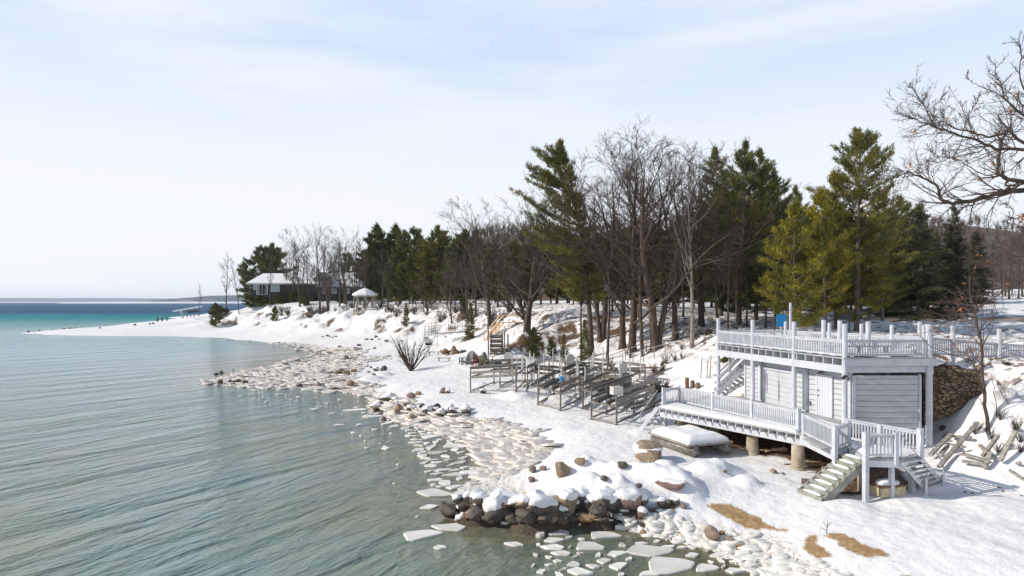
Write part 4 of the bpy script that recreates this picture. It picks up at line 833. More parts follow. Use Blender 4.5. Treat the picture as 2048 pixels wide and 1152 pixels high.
# ------------------------------------------------------------------ trees
def add_paths(paths, n, VV, FF, base):
    for pts, rad in paths:
        pts = np.asarray(pts); k = len(pts); t = np.gradient(pts, axis=0); t /= np.linalg.norm(t, axis=1)[:, None]+1e-9
        up = np.array([0, 0, 1.0]) if abs(t[0, 2]) < .9 else np.array([1.0, 0, 0]); x = np.cross(t, up); x /= np.linalg.norm(x, axis=1)[:, None]+1e-9; y = np.cross(t, x)
        a = np.linspace(0, 2*math.pi, n, endpoint=False); rr_ = np.asarray(rad)[:, None, None]
        V = pts[:, None]+(x[:, None]*np.cos(a)[None, :, None]+y[:, None]*np.sin(a)[None, :, None])*rr_
        i = np.arange(k*n).reshape(k, n); j = np.roll(i, -1, 1); f = np.stack([i[:-1], j[:-1], j[1:], i[1:]], -1).reshape(-1, 4)
        VV.append(V.reshape(-1, 3)); FF.append(f+base); base += k*n
    return base
def mesh_paths(name, groups, m):
    VV, FF, b = [], [], 0
    for paths, n in groups: b = add_paths(paths, n, VV, FF, b)
    if not VV: return None
    me = rawmesh(name, np.concatenate(VV), np.concatenate(FF), True); me.materials.append(m); return me
def rv(r, s=1.0): v = r.normal(size=3); return v/np.linalg.norm(v)*s
def grow(r, p, d, L_, rad, seg, wob, up, tip=.25):
    pts = [np.array(p)]; d = d/np.linalg.norm(d); s = L_/seg
    for i in range(seg):
        d = d+rv(r, wob)+np.array([0, 0, up]); d /= np.linalg.norm(d); pts.append(pts[-1]+d*s)
    return np.array(pts), np.linspace(rad, rad*tip, seg+1)
def at(pts, t): k = t*(len(pts)-1); i = min(int(k), len(pts)-2); return pts[i]+(pts[i+1]-pts[i])*(k-i), pts[i+1]-pts[i]
def side(r, d, ang):
    d = d/np.linalg.norm(d); q = np.cross(d, rv(r)); q /= np.linalg.norm(q); return d*math.cos(ang)+q*math.sin(ang)
def twigs(r, limbs, out, lev, cnt, lf, rad0, ang=(.5, 1.0), wob=.22, up=.05, seg=4, minr=.006):
    for pts, rd in limbs:
        L_ = np.linalg.norm(np.diff(pts, axis=0), axis=1).sum(); c = cnt if isinstance(cnt, int) else max(2, int(cnt*L_))
        for k in range(c):
            t = r.uniform(.18, 1.0); p, d = at(pts, t); q = rd[min(int(t*(len(rd)-1)), len(rd)-1)]
            out.append(grow(r, p, side(r, d, r.uniform(*ang)), L_*lf*r.uniform(.5, 1.15)*(1.15-.5*t), max(minr, q*rad0), seg, wob, up))
def bare_tree(seed, h=18, tr=.25, cb=.3, spread=.5, nl=12, ns=7, nt=7, nf=3, lean=(0, 0), forks=1, up=.10, tw=.013, limb_ang=(.5, 1.0)):
    r = np.random.default_rng(seed); trunks = []; limbs = []; subs = []; tws = []; fine = []
    for k in range(forks):
        d = np.array([lean[0]+(r.normal(0, .14) if forks > 1 else 0), lean[1]+(r.normal(0, .1) if forks > 1 else 0), 1.0]); off = np.array([r.normal(0, .15), r.normal(0, .15), -.4]) if forks > 1 else np.array([0, 0, -.4])
        pts, rd = grow(r, off, d, h*.93, tr*(1 if k == 0 else .75), 16, .055, .02, .12); rd[0] *= 1.45; trunks.append((pts, rd))
        for i in range(nl):
            t = cb+(1-cb)*((i+r.uniform(.1, .9))/nl)*.95; p, dd = at(pts, t); rr0 = np.interp(t, np.linspace(0, 1, len(rd)), rd)
            az = r.uniform(0, 6.28); a = r.uniform(*limb_ang)*(1.15-.5*t); dv = np.array([math.sin(a)*math.cos(az), math.sin(a)*math.sin(az), math.cos(a)])
            limbs.append(grow(r, p, dv, h*spread*(1.1-.75*(t-cb)/(1-cb))*r.uniform(.75, 1.15), rr0*.55, 8, .16, up))
    twigs(r, limbs, subs, 2, ns, .48, .6, (.4, .9), .18, .07, 5, tw*1.5)
    twigs(r, trunks, subs, 2, 6, .12, .4, (.4, .9), .18, .1, 4, tw*1.5)
    twigs(r, subs, tws, 3, nt, .5, .6, (.4, .9), .2, .06, 3, tw)
    if nf: twigs(r, tws, fine, 4, nf, .55, .7, (.4, .9), .2, .04, 2, tw*.75)
    return (mesh_paths('trunk', [(trunks, 9), (limbs, 6)], None or M['bark']), mesh_paths('crown', [(subs, 4), (tws, 3), (fine, 3)], M['twig']), float(np.percentile(np.concatenate([q[0][-1:, 2] for q in (fine or tws)]), 99.7)))
def tufts(r, cen, dirs, per, ln, wd, spreadd=.8):
    n = len(cen); c = np.repeat(cen, per, 0); d = np.repeat(dirs, per, 0)+r.normal(0, spreadd, (n*per, 3)); d /= np.linalg.norm(d, axis=1)[:, None]+1e-9
    s = np.cross(d, r.normal(size=(n*per, 3))); s /= np.linalg.norm(s, axis=1)[:, None]+1e-9; l = ln*r.uniform(.6, 1.2, (n*per, 1)); c = c+r.normal(0, ln*.25, c.shape)
    V = np.stack([c-s*wd/2, c+s*wd/2, c+d*l], 1).reshape(-1, 3); f = np.arange(n*per*3).reshape(-1, 3); return V, f
def conifer(seed, h=17, tr=.24, cb=.25, rad=3.2, kind='pine', m='pine', lean=(0, 0), bend=None, sparse=1.0, onesided=None, bark='barkred', blade=(.36, .065), per=9, roundtop=False):
    r = np.random.default_rng(seed); pts, rd = grow(r, (0, 0, -.4), np.array([lean[0], lean[1], 1.0]), h+.4, tr, 16, .02, .01, .08)
    if bend is not None:
        z = np.clip(pts[:, 2]/h, 0, 1); pts[:, 0] += bend[0]*z**2+bend[2]*z; pts[:, 1] += bend[1]*z**2
    rd[0] *= 1.3; brs = []; cen = []; dr_ = []; step = .55 if kind == 'pine' else .36; z = cb*h
    while z < h*.985:
        t = (z-cb*h)/(h-cb*h)
        if kind == 'pine' and roundtop: pr = .55+.45*math.sin(math.pi*min(1, .1+t*.9)); pr = pr*(1.0 if t < .86 else math.sqrt(max(.02, (1-t)/.14)))*(1 if t > .35 else .95)
        elif kind == 'pine': pr = (math.sin(math.pi*min(1, .22+.80*t))**.7)*(1.0 if t < .8 else (1-t)/.2*.7+.3)
        else: pr = (1-t)**.85*1.0+.04
        nb_ = int((5 if kind == 'pine' else 7)*sparse+r.random())
        for k in range(nb_):
            az = r.uniform(0, 6.28); Lb = rad*pr*r.uniform(.6, 1.25)
            if onesided is not None: Lb *= max(.22, 1+.9*math.cos(az-onesided)) if t > .2 else max(.4, 1+.4*math.cos(az-onesided))
            if kind == 'pine' and r.random() < .12: continue
            p, _ = at(pts, min(.999, (z+.4)/(h+.4))); dz = (.10+.75*t**2) if kind == 'pine' else -.10-.25*(1-t)+.5*t**3
            b_, br_ = grow(r, p, np.array([math.cos(az), math.sin(az), dz+r.normal(0, .08)]), Lb, .018+.012*Lb, 6, .07, .05 if kind == 'pine' else .035, .3); brs.append((b_, br_))
            nt_ = max(4, int(Lb*(8.5 if kind == 'pine' else 10)))
            for j in range(nt_):
                s = (.30 if kind == 'pine' else .12)+(.7 if kind == 'pine' else .88)*(j+r.random())/nt_; q, dd = at(b_, min(.999, s)); dd = dd/np.linalg.norm(dd)
                lat = np.cross(dd, [0, 0, 1.0]); w = Lb*(.26 if kind == 'pine' else .30)*(1.1-s*.6)*r.uniform(-1, 1)
                cc_ = q+lat*w+dd*abs(w)*.5+np.array([0, 0, r.normal(0, .06)+(.05 if kind == 'pine' else -.1*abs(w))]); cen.append(cc_); dr_.append(dd*.8+lat*np.sign(w)*.5+np.array([0, 0, .45 if kind == 'pine' else -.05]))
        z += step*r.uniform(.75, 1.25)
    for j in range(10): cen.append(pts[-1]-np.array([r.normal(0, .1), r.normal(0, .1), j*.09])); dr_.append(np.array([0, 0, 1.0]))
    V, f = tufts(r, np.array(cen), np.array(dr_), per, blade[0], blade[1], .55 if kind == 'pine' else .45)
    cm = rawmesh('crown', V, f); cm.materials.append(M[m]); return (mesh_paths('trunk', [([(pts, rd)], 8), (brs, 3)], M[bark]), cm, h)
def put_tree(t, u, Y, top, name, label, group=None, rz=None, wide=1.0, z=None, m=None, cat='tree'):
    x = (u-1024)/F*Y; z0 = gz(x, Y) if z is None else z; s = (zat(top, Y)-z0)/t[2]
    o = bpy.data.objects.new(name, None); COL.objects.link(o); o.location = (x, Y, z0); o.scale = (s*wide, s*wide, s); o.rotation_euler.z = random.uniform(0, 6.28) if rz is None else rz
    o.empty_display_size = .3; tag(o, label, cat, group)
    for nm, me in (('trunk', t[0]), ('crown', t[1])):
        if me is None: continue
        c = bpy.data.objects.new(nm, me); COL.objects.link(c); c.parent = o
    return o
OAK = [bare_tree(10, 20, .30, .16, .62, 15, 7, 6, 4, forks=1, limb_ang=(.5,1.0), up=.06), bare_tree(11, 20, .26, .20, .60, 14, 7, 6, 4, lean=(.06,0), limb_ang=(.5,1.0), up=.06), bare_tree(12, 20, .28, .22, .52, 13, 7, 6, 3, forks=2, limb_ang=(.5,1.0), up=.06)]
BT = [bare_tree(20+i, 15, .16, .30, .30, 10, 6, 6, 2) for i in range(3)]
THIN = [bare_tree(30+i, 14, .11, .35, .20, 12, 5, 5, 2, tw=.012, limb_ang=(.4,.7)) for i in range(2)]
FAR = [bare_tree(40+i, 15, .20, .22, .36, 9, 6, 5, 0, tw=.03) for i in range(3)]
PINE = [conifer(50, 17, .24, .15, 3.8), conifer(51, 17, .22, .2, 3.5), conifer(52, 16, .22, .12, 4.2, sparse=1.1)]
PDK = [conifer(55, 18, .26, .06, 4.0, m='pinedark', sparse=1.25), conifer(56, 18, .24, .08, 3.6, m='pinedark', sparse=1.2)]
PYL = [conifer(60, 10, .15, .10, 2.9, m='pineyellow'), conifer(61, 11, .14, .15, 2.7, m='pineyellow')]
PFAR = [conifer(65, 16, .25, .05, 3.6, m='pinedark', blade=(.62,.15), per=6), conifer(66, 16, .25, .08, 4.2, m='pine', blade=(.62,.15), per=6), conifer(67, 15, .25, .3, 3.6, m='pinedark', blade=(.62,.15), per=6, sparse=.7)]
SPR = [conifer(70, 13, .22, .04, 3.4, 'spruce', 'spruce', blade=(.30,.07), per=7), conifer(71, 14, .22, .04, 3.1, 'spruce', 'spruce', blade=(.30,.07), per=7)]
SMALL = conifer(75, 9, .10, .03, 2.0, 'spruce', 'bush', blade=(.30,.07), per=6)
SMP = conifer(76, 9, .10, .04, 2.5, 'pine', 'bush', blade=(.42,.09), per=9, sparse=1.6)

# --- named trees of the middle wood
lp = conifer(80, 21, .30, .24, 3.3, m='pine', bend=(-2.6,0,-.8), onesided=math.pi, per=10, sparse=1.25)
put_tree(lp, 1183, 68, 282, 'leaning_pine', 'tall pine leaning left with its branches swept to the lake side', rz=0)
put_tree(OAK[0], 1265, 62.5, 266, 'oak_tree', 'bare dark oak with the tallest rounded crown behind the boat hoists', rz=.4, wide=1.5)
put_tree(OAK[2], 1318, 60, 272, 'oak_tree', 'bare double trunked oak on the slope right of the tallest oak', rz=2.2, wide=1.7)
put_tree(OAK[1], 1245, 66, 285, 'oak_tree', 'bare oak half hidden behind the tallest oak, on its left', rz=4.0, wide=1.45)
pt = bare_tree(13, 19, .20, .30, .26, 16, 6, 6, 3, limb_ang=(.5,.9)); pt[0].materials[0] = M['barkpale']
put_tree(pt, 1383, 57, 300, 'pale_trunk_tree', 'bare tree with a pale straight trunk at the right end of the oak group', rz=1)
put_tree(OAK[0], 1402, 66, 285, 'oak_tree', 'bare oak whose crown meets the tall dark pines', rz=3.3, wide=1.35)
put_tree(OAK[2], 1200, 72, 300, 'oak_tree', 'bare oak just right of the leaning pine top', rz=5.1, wide=1.4)
put_tree(OAK[1], 1350, 62, 270, 'oak_tree', 'bare slender oak just left of the pale trunked tree', rz=1.0, wide=1.3)
put_tree(BT[0], 1285, 60, 330, 'bare_tree', 'bare thin tree squeezed between the two big oak trunks')
bo = bare_tree(14, 17, .42, .12, .50, 13, 9, 8, 3, forks=2, limb_ang=(.7,1.25), up=.05)
put_tree(bo, 1049, 80, 385, 'oak_tree', 'broad old oak with low spreading limbs above the new timber stairs', rz=.6, wide=1.0)
put_tree(OAK[1], 980, 100, 392, 'bare_tree', 'tall bare spreading tree left of the broad old oak', rz=2.0, wide=1.5)
put_tree(BT[1], 1215, 63, 420, 'bare_tree', 'bare tree with a leaning trunk beside the leaning pine', rz=0)
T = [  # (kind, u, Y, top, name, label)
 (PDK[0],1478,66,283,'pine_tree','tall dark pine standing right behind the left end of the roof deck'),(PDK[1],1442,78,292,'pine_tree','dark pine whose top shows between the bare oaks and the tall dark pine'),
 (PDK[1],1512,72,300,'pine_tree','dark pine right of the tall dark pine with a ragged top'),(PDK[0],1552,80,335,'pine_tree','dark pine sloping down toward the gap above the blue sign'),(PDK[1],1590,92,372,'pine_tree','lower dark pine behind the yellow green pines'),
 (PYL[0],1588,50,405,'pine_tree','young yellow green pine directly behind the white pole',.8),(PYL[1],1652,57,380,'pine_tree','slim yellow green pine with two bare trunks left of the big pine',.85),(PYL[0],1628,68,415,'pine_tree','yellow green pine between the slim one and the blue sign'),
 (PYL[1],1672,62,345,'pine_tree','yellowish pine touching the big tall pine on its left'),
 (PINE[0],1765,82,385,'pine_tree','olive green pine filling the gap right of the big tall pine'),(PINE[2],1805,95,392,'pine_tree','olive green pine with a flat top beside the dark spruces'),
 (SPR[0],1838,92,410,'spruce_tree','dark spruce beyond the road, left one of the pair'),(SPR[1],1900,98,412,'spruce_tree','dark spruce beyond the road, right one of the pair'),(SPR[0],1780,96,440,'spruce_tree','dark spruce partly behind the olive pines')]
for t, u, Y, top, nm, lb, *w_ in T: put_tree(t, u, Y, top, nm, lb, wide=w_[0] if w_ else 1.0)
bigp = conifer(82, 17.4, .27, .14, 3.3, m='pine', sparse=1.15, per=10, roundtop=True)
put_tree(bigp, 1715, 58.8, 263, 'tall_pine', 'tallest pine with a rounded airy top right of the middle of the roof deck', rz=1)
put_tree(PYL[0], 1716, 60, 470, 'pine_tree', 'low yellow green branches of a young pine under the tallest pine')
# --- the left headland
for t, u, Y, top, nm, lb in ((BT[1],452,186,503,'bare_tree','bare tree leaning over the water at the end of the headland'),(THIN[0],398,235,563,'bare_tree','thin pale leafless sapling alone on the snowy spit'),
 (THIN[1],478,183,515,'bare_tree','thin bare tree left of the lake house'),(OAK[1],600,176,452,'bare_tree','bare tree in front of the lake house roof'),(OAK[0],640,163,446,'bare_tree','bare tall tree on the bluff edge in front of the lake house'),
 (OAK[2],657,162,470,'bare_tree','bare leaning tree low on the bluff right of the lake house'),(OAK[1],690,172,452,'bare_tree','bare tree left of the gazebo'),(THIN[0],716,170,450,'bare_tree','thin bare tree right above the gazebo'),(THIN[1],540,182,500,'bare_tree','thin dark trunk before the lake house windows')):
    put_tree(t, u, Y, top, nm, lb)
for t, u, Y, top, lb in ((PFAR[2],500,212,520,'dark pine at the lakeward end of the lake house'),(PFAR[2],522,205,492,'dark flat branched pine rising over the left roof of the lake house'),(PFAR[1],548,214,488,'dark pine behind the left chimney side of the lake house'),
 (PFAR[0],745,176,448,'very dark pine, left one of a pair above the gazebo'),(PFAR[0],783,178,449,'very dark pine, right one of a pair above the gazebo'),(PFAR[2],826,150,456,'lone high pine top between the dark pair and the broad pines'),(PFAR[1],880,140,453,'broad green pine on the skyline left of the hill'),(PFAR[1],925,138,460,'green pine on the skyline just left of the hill')):
    put_tree(t, u, Y, top, 'pine_tree', lb)
# --- background mass, individuals that share one look
random.seed(21)
def row(kinds, us, Y, tops, name, label, group, jit=5, wide=1.0):
    for u in us:
        t = random.choice(kinds); yy = Y(u) if callable(Y) else Y; top = np.interp(u, *tops)+random.uniform(0, 26)
        us_ = list(us); th_ = (u-us_[0])/(us_[-1]-us_[0]+1); pos_ = 'left part' if th_ < .34 else ('middle part' if th_ < .67 else 'right part')
        put_tree(t, u+random.uniform(-8, 8), yy+random.uniform(-jit, jit), top, name, label+', '+pos_, group+', '+pos_, wide=wide)
row(PFAR, range(800, 1060, 19), lambda u: 150-(u-800)*.12, ([800,850,930,1060],[474,462,462,475]), 'pine_tree', 'dark pine in the wood on the bluff behind the beach', 'pines in the wood behind the beach')
row(FAR, range(570, 960, 17), lambda u: 188-(u-570)*.17, ([570,720,860,960],[480,470,500,470]), 'bare_tree', 'bare brown tree in the wood on the bluff behind the beach', 'bare trees in the wood behind the beach')
row(PFAR+SPR[:1], range(700, 800, 20), 212, ([600,760],[505,475]), 'pine_tree', 'dark pine in the wood on the bluff behind the beach', 'pines in the wood behind the beach')
row(FAR, range(900, 1180, 30), lambda u: 115-(u-900)*.07, ([900,1000,1180],[485,430,430]), 'bare_tree', 'bare brown tree in the wood on the bluff behind the beach', 'bare trees in the wood behind the beach')
row(PFAR, range(1070, 1460, 24), 112, ([1070,1460],[470,440]), 'pine_tree', 'dark pine seen between the oak trunks', 'pines behind the oaks', 8)
row(PDK[:1]+PFAR[1:2], range(1150, 1460, 60), 92, ([1070,1460],[500,430]), 'pine_tree', 'dark pine seen between the oak trunks', 'pines behind the oaks', 6)
row(BT+THIN, range(1160, 1440, 30), lambda u: 74, ([1160,1440],[420,360]), 'bare_tree', 'thin bare trunk in the open wood behind the big oaks', 'thin bare trunks behind the oaks', 7)
row(BT, range(1430, 1600, 24), 60, ([1430,1600],[420,480]), 'bare_tree', 'thin bare tree at the foot of the tall dark pines', 'thin trees below the dark pines', 4)
row(PDK, range(1440, 1760, 26), 104, ([1440,1600,1760],[360,420,410]), 'pine_tree', 'dark pine behind the front row of pines', 'pines behind the front row', 6)
row(SPR, range(1640, 1960, 26), 132, ([1640,1960,2060],[420,455,500]), 'spruce_tree', 'dark spruce in the row beyond the road', 'spruces beyond the road', 10)
row(FAR+BT[:1], range(1900, 2200, 9), 150, ([1940,2200],[462,450]), 'bare_tree', 'bare brown tree beyond the road at the right edge', 'bare trees beyond the road', 12)
# --- young evergreens, bushes
for t, u, v, top, nm, lb, z0 in ((SMALL,940,678,606,'young_spruce','narrow young spruce at the foot of the bluff left of the new timber stairs',1.9),(SMP,1068,714,655,'evergreen_bush','bushy young evergreen behind the hoists, left one of two',2.4),(SMP,1103,712,678,'evergreen_bush','smaller bushy evergreen behind the hoists, right one of two',2.4),
 (SMALL,812,650,606,'young_spruce','small spruce clinging to the eroded bluff',4),(SMP,550,643,612,'evergreen_bush','dark green bush at the bluff edge below the lake house',5),(SMP,430,653,606,'evergreen_bush','round green bush at the tip of the headland',2),(SMALL,1170,718,640,'young_spruce','thin young spruce beside the leaning pine trunk',2.8),
 (SMP,1325,742,722,'evergreen_bush','tiny green bush beside the picnic table',2.2),(SMP,927,622,596,'evergreen_bush','yellow green young pine on top of the bluff',7.2),
 (SMALL,1128,722,668,'young_spruce','pale young spruce on the slope between the bush and the leaning pine',2.6)):
    g_ = G(u, v, z0); put_tree(t, u, g_.y, top, nm, lb, cat='bush' if 'bush' in nm else 'tree', wide=1.05 if nm == 'evergreen_bush' else .9)
put_tree(SMP, 1449, 45.5, 712, 'evergreen_bush', 'green bush behind the left end posts of the boathouse', cat='bush', z=2.9)
for u in (315,325,334): put_tree(SMALL, u, 238, 633, 'small_cypress', 'small dark column shaped evergreen on the far snowy spit', 'three small evergreens on the far spit', cat='bush', wide=1.2)
for u, v, h_ in ((455,640,22),(440,632,20),(500,608,18),(520,606,16),(560,606,20),(590,604,22),(610,606,18),(680,604,16)):   # brown hedge below the house
    put_tree(SMP, u, 186 if u < 600 else 176, v-h_, 'garden_bush', 'dark brown green bush in the hedge below the lake house', 'hedge bushes below the lake house', cat='bush', wide=2.2)

def shrub(seed, nst, h, sp, m, name, label, loc, fine=5, rad=.03, bot=0):
    r = np.random.default_rng(seed); st = []; tw = []; f = []
    for k in range(nst):
        a = r.uniform(0, 6.28); s = r.uniform(.15, 1)*sp; st.append(grow(r, (0, 0, -.1), np.array([math.cos(a)*s, math.sin(a)*s, 1.0]), h*r.uniform(.6, 1.05)*math.sqrt(1+s*s)*.9, rad*r.uniform(.6, 1.2), 7, .09, .03))
    twigs(r, st, tw, 2, fine, .35, .6, (.3, .8), .15, .08, 3, .007); twigs(r, tw, f, 3, 3, .5, .7, (.3, .8), .15, .08, 2, .006)
    o = bpy.data.objects.new(name, mesh_paths(name, [(st, 6), (tw, 3), (f, 3)], M[m])); COL.objects.link(o); o.location = loc; ORG[o.name] = Vector(loc); tag(o, label, 'shrub')
    return o
g_ = G(822,742,.9); shrub(90, 20, 4.0, 1.15, 'bark', 'bare_shrub', 'large leafless shrub with fanned stems alone on the beach', tuple(g_), 8, .08)
random.seed(33)
for i in range(64):
    u = random.uniform(560, 1030); Y = np.interp(u, [560,700,850,1000], [172,158,132,98])+random.uniform(-3, 3); x = (u-1024)/F*Y; shl = 'leafless brush on the eroded bluff face'
    if i == 0: S0 = shrub(91, 14, 1.9, .8, 'bark', 'bluff_brush', shl, (x, Y, gz(x, Y)), 5, .04); S0['group'] = 'brush on the bluff'
    else: copy_tree(S0, (x, Y, gz(x, Y)), random.uniform(0, 6), [random.uniform(.6, 1.5)]*3)
for i in range(26):
    u = random.uniform(1110, 1445); Y = random.uniform(55, 62); x = (u-1024)/F*Y; z = gz(x, Y)
    c = copy_tree(S0, (x, Y, z), random.uniform(0, 6), [random.uniform(.35, .8)]*3); c['label'] = 'low leafless brush on the snowy slope under the oaks'; c['group'] = 'brush on the slope'
for u, v in ((1995,905),(2015,900),(1950,868),(2030,862),(2000,840),(2040,885),(1890,882),(1985,880),(2040,905)):
    q = G(u, v, 2.2); c = copy_tree(S0, tuple(q), random.uniform(0, 6), [random.uniform(.22, .45)]*3); c['label'] = 'dry weed sticking out of the snow bank at the right edge'; c['group'] = 'weeds on the right bank'
# --- sapling in the right foreground
r = np.random.default_rng(95); g_ = G(1976,861,2.3); Yq = g_.y
def pxpath(pts, dy=0): return np.array([[(u-1024)/F*(Yq+dy*i), Yq+dy*i, zat(v, Yq+dy*i)] for i, (u, v) in enumerate(pts)])
sap = []; zm = lambda L_: [(1780+x*.2952, 560+y*.2952) for x, y in L_]
def spl(p): n = len(p); t = np.linspace(0, n-1, (n-1)*3+1); return np.stack([np.interp(t, range(n), p[:, k]) for k in range(3)], 1)+r.normal(0, .02, (len(t), 3))*np.minimum(1, t/1.0)[:, None]
for L_, rad, dy in (([(665,1025),(655,900),(640,760),(625,620),(620,450),(605,340),(580,240),(555,170),(540,60),(535,-30)], .085, 0),([(640,790),(600,690),(590,620),(560,560),(500,530),(400,500),(300,460),(220,400),(140,310)], .035, -.12),
   ([(620,640),(560,590),(480,500),(400,400),(300,350)], .02, .15),([(610,350),(680,300),(720,220),(700,100),(690,40)], .022, .1),([(625,600),(720,520),(800,480),(880,470)], .016, -.1),([(655,880),(600,800),(540,770)], .018, -.1),([(600,330),(500,300),(480,200)], .012, .1),([(730,970),(715,850),(700,720),(680,640)], .02, -.1),([(665,1020),(600,1000),(560,960)], .012, -.1),([(820,880),(760,740),(700,640)], .014, -.15)):
    p = spl(pxpath(zm(L_), dy)); sap.append((p, np.linspace(rad, max(.008, rad*.22), len(p))))
tw = []; fi = []; twigs(r, sap, tw, 2, 2.6, .22, .5, (.4, .9), .2, .05, 3, .009); twigs(r, tw, fi, 3, 2, .5, .7, (.4, .9), .2, .05, 2, .006)
so_ = bpy.data.objects.new('sapling', None); COL.objects.link(so_); so_.location = g_; ORG[so_.name] = g_.copy(); tag(so_, 'thin leafless sapling on the snow bank right of the boathouse', 'tree')
def offset_mesh(me, o):
    me.transform(Matrix.Translation(-Vector(o))); return me
link_mesh('trunk', offset_mesh(mesh_paths('trunk', [(sap, 7)], M['bark']), g_), None, so_); link_mesh('crown', offset_mesh(mesh_paths('crown', [(tw, 3), (fi, 3)], M['twigred']), g_), None, so_)
def leaves(limbs, n, r, s): 
    cen = []; 
    for _ in range(n): p, d = at(limbs[r.integers(len(limbs))][0], r.uniform(.4, 1)); cen.append(p)
    V, f = tufts(r, np.array(cen), np.tile([0, 0, -.3], (n, 1)), 4, s, s*.6, .8); me = rawmesh('dead_leaves', V, f); me.materials.append(M['deadleaf']); return me
link_mesh('dead_leaves', offset_mesh(leaves(tw, 45, r, .09), g_), None, so_)
# --- big oak reaching in from the right
r = np.random.default_rng(96); Yq = 27.0; zz_ = lambda L_: [(1740+x*.3645, 60+y*.3645) for x, y in L_]
limbs = []; bx = 25.2
for L_, ra, rb2, dy in (([(1240,1000),(1100,940),(960,905),(845,885),(760,880),(640,915),(540,940),(450,955),(380,925),(372,860),(320,820),(240,795),(215,775),(150,800),(120,830)], .19, .012, .10),
  ([(1200,900),(1000,850),(845,835),(760,820),(700,790),(705,720),(725,600),(760,545)], .17, .05, .12),([(760,825),(740,850),(770,870)], .07, .05, 0),
  ([(1150,700),(1000,665),(845,655),(700,650),(600,610),(500,580),(400,550),(320,520),(230,480),(130,440)], .12, .01, -.15),
  ([(1150,720),(950,660),(845,620),(790,580),(760,545),(730,570),(640,590),(560,560),(470,540),(400,500),(340,520),(300,420),(240,330)], .11, .008, .15),
  ([(700,790),(640,800),(560,760),(500,720),(440,700),(380,690),(300,650)], .035, .008, -.15),([(690,600),(600,670),(500,690),(400,720),(330,740),(250,775)], .035, .008, .1),([(372,900),(300,860),(230,800)], .03, .008, .1),
  ([(1200,620),(1000,540),(900,500),(845,470),(780,420),(735,370),(720,300),(690,250),(690,170)], .11, .012, .15),([(1050,480),(900,380),(845,330),(820,230),(835,140),(815,60)], .07, .01, -.12),([(735,370),(680,340),(620,320),(560,290),(530,255)], .03, .008, .1),
  ([(500,580),(540,490),(580,400),(610,320)], .03, .008, .1),([(400,555),(340,520),(300,420),(250,350),(230,310)], .028, .008, -.1),([(450,560),(400,480),(380,400),(410,330)], .02, .007, .1),([(560,560),(520,460),(440,320)], .025, .007, .1),
  ([(1150,1130),(1000,1100),(860,1080),(720,1085)], .05, .012, .15),([(1100,1240),(940,1260),(800,1240),(690,1300),(600,1260),(540,1250)], .05, .008, -.12),([(840,1090),(790,1060),(780,980),(700,940),(640,950)], .02, .006, .1),([(1100,1500),(900,1350),(760,1420),(640,1500),(500,1560),(380,1620)], .045, .006, -.15),([(1000,1330),(800,1380),(650,1440),(500,1480),(360,1500)], .035, .006, .1),([(845,700),(780,760),(700,800)], .04, .01, .1),([(845,420),(760,330),(640,250)], .03, .007, .1),
  ([(940,900),(880,990),(800,1040),(720,1000)], .03, .007, -.1)):
    p = spl(pxpath(zz_(L_), dy)); limbs.append((p, np.linspace(ra*.70, rb2*.7, len(p))))
base = Vector((26.2, 27.5, gz(26.2, 27.5))); trunk = np.array([[26.4,27.5,base.z-.4],[26.3,27.3,6],[26.1,27,9],[26.2,27,12],[26.6,27.2,15]])
tr_ = (trunk, np.array([.55,.42,.38,.25,.1])); sub = []; tw = []; fi = []
for p, rd in limbs:                                  # tie every limb to the trunk outside the frame
    if (p[0][0]) > 21.9: q = np.array([26.0, 27.2, max(6, p[0][2]-1.5)]); limbs_ = None; sub.append((np.array([q, (q+p[0])/2+[0, 0, .2], p[0]]), np.array([rd[0]*1.3, rd[0]*1.1, rd[0]])))
rest = []
for i in range(9):                                   # the rest of the crown, outside the frame
    p_, d_ = at(trunk, .42+.56*i/9); az = r.uniform(-1.0, 1.3); rest.append(grow(r, p_, np.array([math.cos(az), math.sin(az), .55]), r.uniform(5, 8)*(1-.04*i), .14, 9, .18, .04, .15))
rs_ = []; twigs(r, rest, rs_, 2, 9, .45, .5, (.4, .9), .2, .05, 5, .015)
s2_ = []; twigs(r, rs_, s2_, 2, 6, .5, .5, (.4, .9), .2, .05, 3, .010); twigs(r, limbs, s2_, 2, 5.4, .22, .38, (.4, 1.0), .25, .03, 5, .012); twigs(r, s2_, tw, 3, 8, .42, .6, (.4, .9), .25, .03, 4, .0085); twigs(r, tw, fi, 4, 2, .5, .7, (.4, .9), .2, .0, 2, .006)
ro = bpy.data.objects.new('oak_tree', None); COL.objects.link(ro); ro.location = base; ORG[ro.name] = base.copy(); tag(ro, 'big bare oak whose crooked limbs reach in from the right edge against the sky', 'tree')
link_mesh('trunk', offset_mesh(mesh_paths('trunk', [([tr_], 12), (limbs, 7), (sub, 8), (rest, 7), (rs_, 4)], M['bark']), base), None, ro); link_mesh('crown', offset_mesh(mesh_paths('crown', [(s2_, 4), (tw, 3), (fi, 3)], M['twig']), base), None, ro)
link_mesh('dead_leaves', offset_mesh(leaves(limbs[15:21]+s2_, 60, r, .13), base), None, ro)
